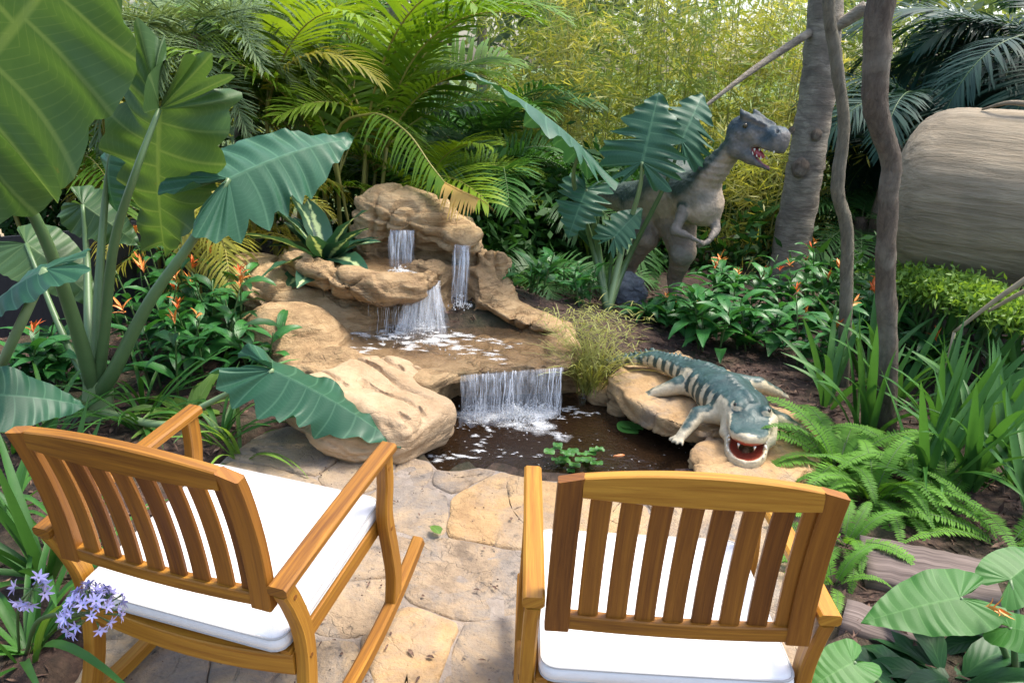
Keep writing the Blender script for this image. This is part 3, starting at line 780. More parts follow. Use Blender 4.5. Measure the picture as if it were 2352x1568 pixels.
def chair_parts(root):
    def bar(name, path, w, t, side, ch=.003, parent=root, mat=None):
        V, F, U = sweep(path, w, t, side, ch)
        if name == 'stile': V[-8:, 2] = zt + .037 * (1 - (V[-8:, 0] / .286) ** 2)      # cut along the arch of the top rail
        return link(name, mk_mesh(name, V, F, mat or M_WOOD, True, U, sharp=32), parent)
    X = (1, 0, 0)
    zb, zt, yb, yt = .547, .924, -.2545, -.290
    def yback(z):                                   # hollow curve of the back
        u = (z - zb) / (zt - zb)
        return yb + (yt - yb) * u + .028 * 4 * u * (1 - u) * .5
    def bow(x): return .022 * (1 - (x / .29) ** 2)   # the back bows away from the sitter
    for s in (-1, 1):
        bar('stile', [(s * .259, yback(z), z) for z in np.linspace(zb - .002, zt + .0065, 9)], .052, .030, X, mat=M_WOODSH)
    xs = np.linspace(-.234, .234, 15)
    hgt = .033 + .037 * (1 - (xs / .286) ** 2)
    bar('top_rail', [(x, yback(zt) - bow(x) + .022 * (1 - (.234 / .29) ** 2), zt - .033 + h / 2) for x, h in zip(xs, hgt)], hgt, .027, (0, 0, 1))
    bar('bottom_rail', [(x, yback(zb + .022) - .6 * bow(x) + .006, zb + .019) for x in xs], .037, .026, (0, 0, 1))
    for i in range(8):
        x = -.2345 + .0185 + .0215 + i * .0605
        bar('slat', [(x, yback(z) - bow(x) * (.6 + .4 * (z - zb) / (zt - zb)) + .008, z) for z in np.linspace(zb + .033, zt - .030, 9)], .043, .013, X, .003, mat=M_WOODSH)
    for s in (-1, 1):
        xa = s * .313
        bar('arm', [(xa, y, .620 + .006 * math.sin(u * 3.1)) for u, y in zip(np.linspace(0, 1, 9), np.linspace(-.276, .300, 9))], .048, .027, X, .006)
        fl = bezier([(xa, .266, .607), (xa, .262, .52), (xa, .245, .42), (xa, .262, .30), (xa, .276, .18), (xa, .258, .068)], 5)
        bar('front_leg', fl, .034, np.linspace(.046, .052, len(fl)), X, .004)
        rl = bezier([(xa, -.252, .607), (xa, -.228, .54), (xa, -.205, .44), (xa, -.207, .33), (xa, -.232, .20), (xa, -.285, .072)], 5)
        bar('rear_leg', rl, .034, np.linspace(.044, .052, len(rl)), X, .005)
        ys = np.linspace(-.47, .47, 21)
        bar('rocker', [(xa, y, .042 + (y + .02) ** 2 / 2.4) for y in ys], .036, .046, X, .006)
        bar('seat_rail', [(s * .279, y, .366 + .02 * y) for y in np.linspace(-.235, .275, 6)], .026, .055, X)
        for (py_, pz_) in ((.262, .575), (.252, .372), (-.238, .575), (-.207, .362)):
            V, F, U = tube([(s * .329, py_, pz_), (s * .3312, py_, pz_)], .0065, 10)
            link('plug', mk_mesh('plug', V, F, M_WOODSH, False, U), root)
    xr = np.linspace(-.2955, .2955, 13)
    bar('front_apron', [(x, .268 + .012 * (1 - (x / .3) ** 2), .363) for x in xr], .062, .024, (0, 0, 1))
    bar('rear_apron', [(x, -.222 - .020 * (1 - (x / .3) ** 2), .345 - .012 * (1 - (x / .3) ** 2)) for x in xr], .066, .026, (0, 0, 1))
    for i in range(10):
        y = -.205 + i * .0505
        bar('seat_slat', [(x, y, .381 + .02 * y - .012 * (1 - (x / .27) ** 2)) for x in np.linspace(-.266, .266, 7)], .036, .014, (0, 1, 0), .003)
    for x in (-.20, 0, .20):
        bar('stretcher', [(x, y, .358 + .02 * y - .012 * (1 - (x / .27) ** 2)) for y in np.linspace(-.20, .25, 4)], .03, .022, (1, 0, 0), .003)

def cushion_mesh(seed):
    hx, y0, y1, t = .284, -.252, .285, .062
    nx_, ny_ = 26, 24
    V = []; F = []; 
    def sq(u, v):                                  # rounded-rectangle map
        x, y = u * hx, (y0 + y1) / 2 + v * (y1 - y0) / 2
        r = .035
        ex, ey = max(0, abs(u) * hx - (hx - r)), max(0, abs(v) * (y1 - y0) / 2 - ((y1 - y0) / 2 - r))
        L = math.hypot(ex, ey)
        if L > 0 and ex > 0 and ey > 0:
            m = max(ex, ey); k_ = m / L
            x = math.copysign(hx - r + ex * k_, u); y = (y0 + y1) / 2 + math.copysign((y1 - y0) / 2 - r + ey * k_, v)
        return x, y
    def th(u, v): 
        e = (1 - abs(u) ** 6) * (1 - abs(v) ** 6)
        return max(e, 0) ** .5
    grid = {}
    for side in (1, -1):
        for i in range(nx_ + 1):
            for j in range(ny_ + 1):
                u, v = -1 + 2 * i / nx_, -1 + 2 * j / ny_
                u = math.copysign(abs(u) ** .7, u); v = math.copysign(abs(v) ** .7, v)
                x, y = sq(u, v)
                rim = i in (0, nx_) or j in (0, ny_)
                wr = .008 * float(fbm(np.array([[x * 4 + seed, y * 4, 1]]), 2.2, 4)[0]) * th(u, v)
                z = side * (t * .30 + t * .22 * th(u, v)) + (wr if side > 0 else 0) - (.006 * math.exp(-((x / .2) ** 2 + (y / .2) ** 2)) if side > 0 else 0)
                grid[(side, i, j)] = len(V); V.append((x, y, z))
    for i in range(nx_):
        for j in range(ny_):
            F.append([grid[1, i, j], grid[1, i + 1, j], grid[1, i + 1, j + 1], grid[1, i, j + 1]])
            F.append([grid[-1, i, j], grid[-1, i, j + 1], grid[-1, i + 1, j + 1], grid[-1, i + 1, j]])
    rim = [(i, 0) for i in range(nx_)] + [(nx_, j) for j in range(ny_)] + [(i, ny_) for i in range(nx_, 0, -1)] + [(0, j) for j in range(ny_, 0, -1)]
    n = len(rim); mids = []
    for (i, j) in rim:
        a, b = V[grid[1, i, j]], V[grid[-1, i, j]]
        c = np.array([(a[0] + b[0]) / 2, (a[1] + b[1]) / 2 - .03, 0]); d = c / np.linalg.norm(c)
        mids.append(len(V)); V.append((a[0] + d[0] * .006, a[1] + d[1] * .006, 0))
    for q in range(n):
        w = (q + 1) % n
        F.append([grid[1, *rim[q]], mids[q], mids[w], grid[1, *rim[w]]]); F.append([mids[q], grid[-1, *rim[q]], grid[-1, *rim[w]], mids[w]])
    loops = [[np.array(V[grid[s, *r]]) for r in rim] for s in (1, -1)]
    return V, F, loops
def rocking_chair(label, x, y, yaw, tilt, z, clabel, seed):
    root = thing('rocking_chair', label, 'chair', (x, y, z), 0, 'wooden rocking chairs facing the pond')
    root.rotation_euler = (Matrix.Rotation(-yaw, 3, 'Z') @ Matrix.Rotation(tilt, 3, 'X')).to_euler()
    chair_parts(root)
    V, F, loops = cushion_mesh(seed)
    cu = thing('seat_cushion', clabel, 'cushion', (0, 0, 0), 0, 'white cushions on the rocking chairs')
    cu.matrix_world = Matrix.Translation((x, y, z)) @ Matrix.Rotation(-yaw, 4, 'Z') @ Matrix.Rotation(tilt, 4, 'X') @ Matrix.Translation((0, 0, .4185)) @ Matrix.Rotation(.012, 4, 'X')
    cov = link('cover', mk_mesh('cover', V, F, M_CUSH), cu)
    for lp in loops:
        path = lp + [lp[0], lp[1]]
        V2, F2, U2 = tube(path, .0032, 5, False)
        link('piping', mk_mesh('piping', V2, F2, M_PIPE), cov)
    return root
rocking_chair('wooden rocking chair on the left turned towards the waterfall, behind the purple flower', -.6825, 1.8248, math.radians(15.14), math.radians(7.77), .011, 'white seat cushion on the left rocking chair', 1.0)
rocking_chair('wooden rocking chair on the right seen straight from behind', .3917, 1.6439, math.radians(.1), math.radians(-.31), .0, 'white seat cushion on the right rocking chair', 5.0)
# ================================================================== CROCODILE STATUE
def attr_mat(name, rough=.5, bump=.3, scale=70, spec=.4, var=.5):
    k = NT(name)
    at = k.n('ShaderNodeAttribute', attribute_name='Col')
    co = k.coord('Object'); n = k.noise(co, scale * .5, 6, .7)
    vo = k.n('ShaderNodeTexVoronoi'); vo.inputs['Scale'].default_value = scale; k.l(co, vo.inputs['Vector'])
    c = k.mix(n, k.mix(1.0, at.outputs[0], (1 - var,) * 3, 'MULTIPLY'), k.mix(1.0, at.outputs[0], (1 + var, 1 + var, 1 + var), 'MULTIPLY'))
    k.color(c); k.rough(rough); k.b.inputs['Specular IOR Level'].default_value = spec
    k.bump(k.math('ADD', k.math('MULTIPLY', vo.outputs[0], .6), n), bump, .006)
    return k.m
M_CROC = attr_mat('painted_crocodile', .42, .35, 75)
M_TOOTH = plain('ivory_tooth', (.78, .74, .62), .35, .08)
M_EYE = plain('glossy_dark_eye', (.02, .015, .008), .08, .1)
spine = [G(1382, 836, .09), G(1430, 826, .11), G(1500, 824, .145), G(1565, 846, .165), G(1615, 872, .165), G(1662, 906, .165), G(1703, 942, .165), G(1722, 966, .155)]
srad = [.014, .034, .056, .076, .116, .142, .128, .095]
H0 = np.array(v3(spine[-1]), float)
hd = v3(G(1714, 1062, .06)) - v3(G(1724, 962, .06)); hd[2] = 0; hd = hd / np.linalg.norm(hd); hs = np.array([-hd[1], hd[0], 0]); hs = hs / np.linalg.norm(hs)
upj = H0 + hd * .235 + np.array([0, 0, -.004]); loj = H0 + hd * .285 + np.array([0, 0, -.094])
legs = [([G(1688, 948, .14), G(1604, 952, .125), G(1566, 1000, .055)], (.055, .040, .026)),
        ([G(1612, 884, .14), G(1556, 886, .135), G(1502, 902, .088)], (.06, .045, .028)),
        ([G(1745, 952, .14), G(1798, 968, .11), G(1842, 990, .07)], (.055, .038, .026)),
        ([G(1665, 878, .15), G(1742, 884, .14), G(1786, 902, .09)], (.06, .042, .028))]
jw = np.stack([hs, hd, np.array([0, 0, 1.0])], 1).astype(np.float32)
def f_body(P):
    d = None
    for a, b, ra, rb in zip(spine, spine[1:], srad, srad[1:]):
        s = s_cone(P, a, b, ra, rb, (1, 1, .80)); d = s if d is None else smin(d, s, .02)
    return d
def f_legs(P):
    d = None
    for pts, rr in legs:
        for i in range(2):
            s = s_cone(P, pts[i], pts[i + 1], rr[i], rr[i + 1]); d = s if d is None else smin(d, s, .012)
        e = v3(pts[2]); u = e - v3(pts[1]); u[2] = 0; u /= np.linalg.norm(u); w = np.array([-u[1], u[0], 0])
        for k_ in (-1.15, -.4, .4, 1.15):
            q = e + (u * math.cos(k_ * .55) + w * math.sin(k_ * .55)) * .062; q[2] = e[2] - .018
            d = smin(d, s_cone(P, e, q, .017, .007), .008)
    return d
def f_jaws(P):
    Q = (P - H0.astype(np.float32)) @ jw                      # (across, forward, up)
    u = Q[:, 1] / .235; wu = .112 - .035 * np.clip(u, 0, 1)
    def plate(A, B, w0, w1, th):
        a, b = (A - H0) @ jw, (B - H0) @ jw
        t = np.clip((Q[:, 1] - a[1]) / (b[1] - a[1]), 0, 1)
        zc = a[2] + (b[2] - a[2]) * t
        w = (w0 + (w1 - w0) * t) * np.sqrt(np.clip(1.02 - np.clip((t - .62) / .38, 0, 1) ** 2.4, .02, 1))
        dx = np.abs(Q[:, 0]) - w; dz = np.abs(Q[:, 2] - zc) - th; dy = np.maximum(a[1] - Q[:, 1], Q[:, 1] - b[1])
        q = np.stack([dx, dy, dz], -1) + .014
        return np.linalg.norm(np.maximum(q, 0), axis=-1) + np.minimum(q.max(-1), 0) - .014
    up = plate(H0 + np.array([0, 0, .034]), upj, .108, .080, .021)
    up = smin(up, s_ell(P, upj + np.array([0, 0, .014]) - hd * .03, (.045, .036, .022)), .03)
    lo = plate(H0 + np.array([0, 0, -.045]), loj, .112, .082, .026)
    t = np.clip(Q[:, 1] / .285, 0, 1)
    inner = s_ell(P, H0 + hd * .17 + np.array([0, 0, -.046]), (.078, .135, .046), jw)
    lo = smax(lo, -inner, .012)
    d = smin(up, lo, .02)
    for sx in (-1, 1):
        d = smin(d, s_ell(P, H0 + hs * sx * .062 + hd * .015 + np.array([0, 0, .072]), (.028, .036, .026), jw), .016)
        d = smin(d, s_cone(P, H0 + hs * sx * .098 + np.array([0, 0, .02]), H0 + hs * sx * .106 + hd * .07 + np.array([0, 0, -.05]), .030, .024), .03)
    return d
def f_croc(P): return smin(smin(f_body(P), f_legs(P), .035), f_jaws(P), .03)
allp = np.array([v3(p) for p in spine] + [v3(q) for l, _ in legs for q in l] + [upj, loj])
V, F = surfnets(f_croc, allp.min(0) - np.array([.13, .13, .09]), allp.max(0) + .14, .0088)
sp_np = np.array([v3(p) for p in spine]); best = np.full(len(V), 9e9); S = np.zeros(len(V)); LT = np.zeros(len(V)); UP = np.zeros(len(V)); acc = 0; RR = np.ones(len(V))
for i in range(len(sp_np) - 1):
    a, b = sp_np[i], sp_np[i + 1]; e = b - a; L = np.linalg.norm(e)
    t = np.clip(((V - a) @ e) / (L * L), 0, 1); q = V - a - t[:, None] * e; d = np.linalg.norm(q, axis=1)
    r = srad[i] + t * (srad[i + 1] - srad[i]); m = (d - r) < best
    side = np.array([-e[1], e[0], 0]) / np.linalg.norm(e[:2])
    best[m] = (d - r)[m]; S[m] = (acc + t * L)[m]; LT[m] = (q @ side)[m]; UP[m] = (q[:, 2] / r)[m]; RR[m] = r[m]; acc += L
N = vnormals(V, F)
db, dl, dj = f_body(V), f_legs(V), f_jaws(V)
on_body = (db < dl + .006) & (db < dj + .01); on_leg = (dl < db + .006) & (dl < dj); on_jaw = ~on_body & ~on_leg
scute = np.maximum(0, np.cos(S * 6.283 / .034)) * np.maximum(0, np.cos(LT / np.maximum(RR, .03) * 7.5)) * np.clip((UP - .15) * 3, 0, 1) * on_body
crest = np.exp(-(np.abs(LT) / .012) ** 2) * np.maximum(0, np.cos(S * 6.283 / .03)) * np.clip((.62 - S) * 6, 0, 1) * (UP > .2) * on_body
V = V + N * (.011 * scute + .016 * crest + .002 * fbm(V, 45, 2))[:, None]
teal, cream, dark, red = np.array([.036, .074, .066]), np.array([.50, .43, .29]), np.array([.030, .045, .040]), np.array([.30, .055, .03])
nz = fbm(V, 22, 3)
C = np.tile(cream, (len(V), 1))
bars = np.sin(S * 6.283 / .072 + LT * 6 + nz * .6)
top = np.clip((UP + .28 * nz - (.42 if True else 0)) * 9, 0, 1) * np.ones(len(V))
tail = S < .70
mB = np.clip(bars * 3 + .3, 0, 1)
C = np.where((on_body)[:, None], cream * (1 - mB[:, None]) + (dark * .6 + teal * .4) * mB[:, None], C)
C = np.where((on_body & (UP < -.35))[:, None], cream, C)
C = C * (1 - (top * on_body)[:, None]) + (teal * (1 + .5 * nz[:, None])) * (top * on_body)[:, None]
lt_ = np.clip((N[:, 2] - .55 + .5 * nz) * 5, 0, 1) * on_leg * np.clip((V[:, 2] - .075) / .02, 0, 1)
C = C * (1 - lt_[:, None]) + (dark * .5 + teal * .7) * lt_[:, None]
Qj = (V - H0) @ jw
jt = np.clip((N[:, 2] - .35) * 6, 0, 1) * on_jaw * (Qj[:, 2] > -.01) * (np.abs(Qj[:, 0]) < .085) * (Qj[:, 1] < .222)
C = C * (1 - jt[:, None]) + teal * jt[:, None]
inn = s_ell(V, H0 + hd * .145 + np.array([0, 0, -.046]), (.080, .145, .062), jw)
rd = np.clip(1 - inn / .008, 0, 1) * (Qj[:, 1] > -.02) * (Qj[:, 1] < .27) * (np.abs(Qj[:, 0]) < .074) * (Qj[:, 2] < .030 - .16 * Qj[:, 1])
C = C * (1 - rd[:, None]) + red * rd[:, None]
base = np.array([V[:, 0].mean(), V[:, 1].mean(), V[:, 2].min()])
croc = thing('crocodile_statue', 'teal and cream crocodile statue with open red mouth on the pond edge', 'statue', base)
link('body', mk_mesh('body', V - base, F, M_CROC, col=C), croc)
def cone_mesh(r, h, n=6):
    V = [(r * math.cos(6.283 * i / n), r * math.sin(6.283 * i / n), 0) for i in range(n)] + [(0, 0, h)]
    return mk_mesh('tooth', V, [[i, (i + 1) % n, n] for i in range(n)] + [list(range(n))[::-1]], M_TOOTH)
tm = cone_mesh(.005, .019)
for sx in (-1, 1):
    for i in range(5):
        f = .10 + i * .034
        wl = .100 * math.sqrt(max(.05, 1.02 - max(0, (f / .285 - .62) / .38) ** 2.4))
        zl = -.045 + (-.053) * f / .285
        link('tooth', tm, croc, H0 + hs * sx * (wl * .86) + hd * f + np.array([0, 0, zl + .020]) - base, (0, 0, 0), rng.uniform(.8, 1.2))
        zu = .034 - .038 * f / .235
        if f < .22: link('tooth', tm, croc, H0 + hs * sx * (wl * .80) + hd * f + np.array([0, 0, zu - .020]) - base, (math.pi, 0, 0), rng.uniform(.8, 1.25))
for sx in (-.035, .035):
    link('tooth', tm, croc, upj + hs * sx - hd * .012 - np.array([0, 0, .018]) - base, (math.pi, 0, 0), 1.4)
for sx in (-1, 1):
    link('eye', mk_mesh('eye', ICO[0] * .013, ICO[1], M_EYE), croc, H0 + hs * sx * .074 + hd * .032 + np.array([0, 0, .080]) - base)

# ================================================================== DINOSAUR STATUE
M_DINO = attr_mat('painted_dinosaur', .55, .9, 46, .35)
def dn(x, y, Y): return np.array(v3(D(x, y, Y)), float)
HX = 1 / 318.0                                                  # metres per photo unit at the statue
bones = [  # a, b, ra, rb
    (dn(1488, 470, 6.0), dn(1545, 442, 5.78), .175, .232), (dn(1545, 442, 5.78), dn(1600, 452, 5.52), .232, .155),
    (dn(1598, 452, 5.52), dn(1612, 470, 5.46), .165, .150),
    (dn(1596, 440, 5.5), dn(1638, 392, 5.40), .120, .086), (dn(1638, 392, 5.40), dn(1690, 334, 5.32), .086, .078),
    (dn(1485, 462, 6.0), dn(1390, 448, 6.4), .16, .085), (dn(1390, 448, 6.4), dn(1290, 452, 6.9), .085, .03)]
dlegs = [
    (dn(1500, 478, 5.92), dn(1484, 548, 5.74), .150, .092), (dn(1484, 548, 5.74), dn(1446, 612, 5.92), .085, .052), (dn(1446, 612, 5.92), dn(1434, 684, 5.86), .050, .048),
    (dn(1552, 505, 5.70), dn(1568, 578, 5.55), .150, .098), (dn(1568, 578, 5.55), dn(1548, 640, 5.72), .088, .055), (dn(1548, 640, 5.72), dn(1556, 694, 5.66), .052, .05)]
for k_, (bx, by, bY) in enumerate(((1434, 688, 5.86), (1556, 700, 5.66))):
    b = dn(bx, by, bY); 
    for a_ in (-.5, 0, .5):
        e = b + np.array([math.sin(.75 + a_) * .15, -math.cos(.75 + a_) * .15, 0]); e[2] = gz(e[0], e[1]) + .022
        dlegs.append((b, e, .045, .02))
darms = [(dn(1572, 482, 5.40), dn(1550, 530, 5.36), .046, .030), (dn(1550, 530, 5.36), dn(1590, 546, 5.24), .028, .019),
         (dn(1636, 478, 5.44), dn(1645, 528, 5.36), .044, .028), (dn(1645, 528, 5.36), dn(1628, 552, 5.28), .027, .018)]
for (c, dx) in ((dn(1592, 548, 5.22), 1), (dn(1626, 556, 5.28), -1)):
    for q in range(3):
        m_ = c + np.array([.045 * dx + .012 * q * dx, -.03 + .02 * q, -.012 - .006 * q])
        darms.append((c, m_, .017, .011)); darms.append((m_, m_ + np.array([.008 * dx, -.012, -.030]), .011, .004))
hc, sn, jt_, jr = dn(1714, 308, 5.28), dn(1788, 316, 5.10), dn(1762, 380, 5.12), dn(1692, 342, 5.26)
hdir = sn - hc; hlen = np.linalg.norm(hdir); hdir /= hlen; hside = np.cross(hdir, [0, 0, 1]); hside /= np.linalg.norm(hside); hup = np.cross(hside, hdir)
HM = np.stack([hdir, hside, hup], 1).astype(np.float32)
def f_mouth(P): return s_ell(P, hc + hdir * .20 - hup * .125, (.17, .075, .052), (HM @ rotm(0, .42, 0)))
def f_head(P):
    d = s_ell(P, hc + hup * .012, (.135, .108, .115), HM)
    d = smin(d, s_box(P, hc + hdir * .15 - hup * .015, (.145, .072, .085), .055, HM @ rotm(0, .06, 0)), .05)
    d = smin(d, s_ell(P, sn - hdir * .01 - hup * .01, (.062, .066, .068), HM), .035)
    d = smin(d, s_cone(P, jr, jr + (jt_ - jr) * .5, .058, .046), .05)
    d = smin(d, s_cone(P, jr + (jt_ - jr) * .45, jt_, .046, .034), .02)
    d = smax(d, -f_mouth(P), .016)
    for s in (-1, 1):
        d = smin(d, s_cone(P, hc + hside * s * .070 + hup * .118 + hdir * .01, hc + hside * s * .050 + hup * .072 + hdir * .17, .027, .014), .012)
        d = smin(d, s_cone(P, hc + hside * s * .070 + hup * .118 + hdir * .012, hc + hside * s * .076 + hup * .158 - hdir * .02, .024, .008), .012)
        d = smin(d, s_cone(P, hc + hside * s * .090 + hup * .020 + hdir * .0, hc + hside * s * .082 + hup * .008 + hdir * .075, .014, .012), .010)
        d = smax(d, -s_ell(P, hc + hside * s * .112 + hup * .058 + hdir * .045, (.034, .022, .026), HM), .012)
        d = smax(d, -s_ell(P, hc + hside * s * .080 + hup * .010 + hdir * .165, (.040, .016, .026), HM), .014)
        d = smax(d, -s_ell(P, sn + hside * s * .05 + hup * .030 + hdir * .02, (.014, .014, .010), HM), .008)
    return d
def chain(P, B, k_, sq=None):
    d = None
    for a, b, ra, rb in B:
        s = s_cone(P, a, b, ra, rb, sq); d = s if d is None else smin(d, s, k_)
    return d
def f_dino(P):
    d = chain(P, bones, .06)
    d = smin(d, chain(P, dlegs, .025), .05)
    d = smin(d, chain(P, darms, .012), .025)
    return smin(d, f_head(P), .045)
pts = np.array([q for B in (bones, dlegs, darms) for a, b, _, _ in B for q in (a, b)] + [sn, jt_])
V, F = surfnets(f_dino, pts.min(0) - np.array([.3, .2, .05]), pts.max(0) + np.array([.14, .26, .26]), .0138)
N = vnormals(V, F)
rib = np.sin(V[:, 2] * 6.283 / .045 + V[:, 0] * 12) * np.clip(1 - np.abs(chain(V, bones[3:5], .05)) / .03, 0, 1)
V = V + N * (.010 * fbm(V, 9, 3) + .005 * fbm(V, 30, 2) + .003 * rib)[:, None]
nz = fbm(V, 6, 3)
dbody, dh = chain(V, bones, .06), f_head(V)
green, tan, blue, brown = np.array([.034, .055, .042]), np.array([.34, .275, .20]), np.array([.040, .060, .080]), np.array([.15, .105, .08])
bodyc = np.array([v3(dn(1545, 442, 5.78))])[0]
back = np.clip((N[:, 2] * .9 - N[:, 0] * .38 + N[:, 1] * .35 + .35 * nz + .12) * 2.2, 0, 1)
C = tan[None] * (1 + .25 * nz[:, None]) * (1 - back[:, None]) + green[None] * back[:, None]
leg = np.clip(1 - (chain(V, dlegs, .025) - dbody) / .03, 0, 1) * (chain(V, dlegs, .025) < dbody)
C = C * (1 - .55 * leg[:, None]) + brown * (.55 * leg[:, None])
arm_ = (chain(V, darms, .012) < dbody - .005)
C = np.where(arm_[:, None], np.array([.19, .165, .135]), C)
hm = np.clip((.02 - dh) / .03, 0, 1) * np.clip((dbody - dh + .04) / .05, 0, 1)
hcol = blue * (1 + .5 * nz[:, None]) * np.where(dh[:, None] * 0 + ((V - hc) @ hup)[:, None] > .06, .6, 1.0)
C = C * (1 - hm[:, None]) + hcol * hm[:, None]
mo = np.clip(1 - np.abs(f_mouth(V)) / .012, 0, 1)
lip = mo * 1.0
C = C * (1 - mo[:, None]) + np.array([.26, .035, .045]) * mo[:, None]
for s in (-1, 1):
    e_ = hc + hside * s * .112 + hup * .058 + hdir * .045
base = np.array([dn(1500, 690, 5.8)[0], 5.8, 0.0])
dino = thing('dinosaur_statue', 'grey green theropod dinosaur statue with open mouth standing in the plants', 'statue', base)
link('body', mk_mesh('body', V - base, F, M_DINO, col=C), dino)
for s in (-1, 1):
    link('eye', mk_mesh('eye', ICO[0] * .019, ICO[1], plain('amber_eye', (.06, .045, .02), .1, .2) if s < 0 else bpy.data.materials['amber_eye']), dino, hc + hside * s * .094 + hup * .056 + hdir * .047 - base)
tm2 = cone_mesh(.0085, .028)
for s in (-1, 1):
    for i in range(6):
        t = .22 + i * .13
        p = jr + (jt_ - jr) * t + hside * s * (.042 - .012 * t) + np.array([0, 0, .030 - .004 * t])
        link('tooth', tm2, dino, p - base, (0, -.2, 0), rng.uniform(.75, 1.1))
        p = hc + hdir * (.085 + i * .034) + hside * s * (.062 - .002 * i) - hup * .078
        link('tooth', tm2, dino, p - base, (math.pi, 0, 0), rng.uniform(.6, 1.0))
V2, F2, U2 = tube(bezier([jr + (jt_ - jr) * .15 + np.array([0, 0, .035]), jr + (jt_ - jr) * .5 + np.array([0, 0, .045]), jr + (jt_ - jr) * .88 + np.array([0, 0, .038])], 4), [.016, .024, .027, .028, .028, .026, .024, .02, .008], 8)
link('tongue', mk_mesh('tongue', V2, F2, plain('tongue_red', (.42, .075, .085), .3, .2)), dino, -base)
# ================================================================== PLANTS
M_EAR = None
def earmat(name, dark, light, vein, trans=.22, rough=.33):
    k = NT(name)
    oi = k.n('ShaderNodeObjectInfo')
    uvc = k.n('ShaderNodeUVMap'); sp = k.n('ShaderNodeSeparateXYZ'); k.l(uvc.outputs[0], sp.inputs[0])
    u, v = sp.outputs[0], sp.outputs[1]
    no = k.noise(k.coord('Object'), 7, 5, .65); n2 = k.noise(k.coord('Object'), 38, 3)
    f = k.math('ADD', k.math('MULTIPLY', no, .6), k.math('ADD', k.math('MULTIPLY', oi.outputs['Random'], .35), k.math('MULTIPLY', n2, .15)))
    c = k.mix(k.math('SUBTRACT', f, .12), dark, light)
    fr = k.math('ABSOLUTE', k.math('SUBTRACT', k.math('FRACT', k.math('ADD', v, .5)), .5))
    wv = k.math('MULTIPLY', fr, k.math('ADD', u, .12))
    ve = k.math('MAXIMUM', k.ramp(fr, [(.02, (1, 1, 1)), (.06, (0, 0, 0))]), k.ramp(u, [(.02, (1, 1, 1)), (.05, (0, 0, 0))]))
    # fine side veins
    w = k.math('SINE', k.math('MULTIPLY', k.math('SUBTRACT', u, k.math('MULTIPLY', fr, .35)), 70))
    c = k.mix(k.math('MULTIPLY', ve, .42), c, vein)
    c = k.mix(k.math('MULTIPLY', k.ramp(w, [(.86, (0, 0, 0)), (1, (1, 1, 1))]), .16), c, vein)
    bl = k.ramp(k.noise(k.coord('Object'), 13, 4, .7), [(.70, (0, 0, 0)), (.76, (1, 1, 1))])
    c = k.mix(k.math('MULTIPLY', bl, .5), c, (.16, .14, .05))
    k.color(c); k.rough(rough); k.b.inputs['Specular IOR Level'].default_value = .4
    k.bump(k.math('ADD', k.math('MULTIPLY', fr, 1.0), k.math('ADD', k.math('MULTIPLY', no, .7), k.math('MULTIPLY', n2, .25))), .13, .012)
    tr = k.n('ShaderNodeBsdfTranslucent'); k.l(k.mix(1.0, c, (1.5, 1.35, .5), 'MULTIPLY'), tr.inputs[0])
    ms = k.n('ShaderNodeMixShader'); ms.inputs[0].default_value = trans
    k.l(k.b.outputs[0], ms.inputs[1]); k.l(tr.outputs[0], ms.inputs[2]); k.l(ms.outputs[0], k.out.inputs[0])
    return k.m
M_EARB = earmat('ear_leaf_blue', (.014, .068, .036), (.042, .14, .072), (.10, .23, .13), .22, .46)
M_EARG = earmat('ear_leaf_green', (.030, .080, .026), (.085, .165, .055), (.17, .25, .10), .36, .45)
M_TARO = earmat('taro_leaf', (.025, .12, .015), (.065, .21, .03), (.10, .26, .06), .3, .5)
M_PETI = plain('green_petiole', (.085, .15, .055), .42, .3, 6)
M_PETP = plain('pale_petiole', (.20, .29, .13), .45, .25, 6)
L_STRAP = leafmat('strap_leaf', (.022, .09, .012), (.075, .22, .035), .32, .48, spec=.35)
L_BLUE = leafmat('iris_leaf', (.028, .10, .022), (.085, .23, .048), .32, .5, spec=.35)
L_LIME = leafmat('lime_leaf', (.09, .20, .025), (.20, .36, .06), .4, .42, vein=(.3, .42, .12))
L_CANNA = leafmat('canna_leaf', (.018, .10, .022), (.055, .22, .045), .28, .38, vein=(.11, .28, .08), spec=.4)
L_DARK = leafmat('dark_leaf', (.008, .045, .012), (.024, .095, .025), .2, .45, vein=(.05, .14, .04), spec=.3)
L_VAR = leafmat('variegated_leaf', (.02, .075, .045), (.045, .13, .065), .25, .34, patch=(.50, .62, .30))
L_ARECA = leafmat('areca_leaf', (.05, .16, .010), (.25, .37, .025), .42, .5, spec=.35)
L_AREY = leafmat('areca_yellow_leaf', (.24, .26, .03), (.48, .42, .06), .42, .45)
L_DEAD = leafmat('dry_frond', (.38, .22, .045), (.60, .40, .10), .35, .6)
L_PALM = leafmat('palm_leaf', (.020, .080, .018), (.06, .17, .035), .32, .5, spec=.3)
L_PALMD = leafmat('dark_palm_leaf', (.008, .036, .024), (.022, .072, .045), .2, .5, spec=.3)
L_DATE = leafmat('date_palm_leaf', (.07, .12, .05), (.20, .28, .12), .3, .55, spec=.25)
L_FERN = leafmat('fern_leaf', (.06, .18, .02), (.17, .37, .05), .4, .6, spec=.25)
L_SEDGE = leafmat('sedge_leaf', (.24, .28, .06), (.52, .50, .17), .4, .5)
L_BAM = leafmat('bamboo_leaf', (.16, .23, .035), (.46, .48, .10), .5, .5)
L_BAMY = leafmat('bamboo_yellow_leaf', (.27, .30, .06), (.56, .54, .17), .5, .5)
L_BAMG = leafmat('bamboo_green_leaf', (.09, .18, .03), (.27, .36, .08), .45, .5)
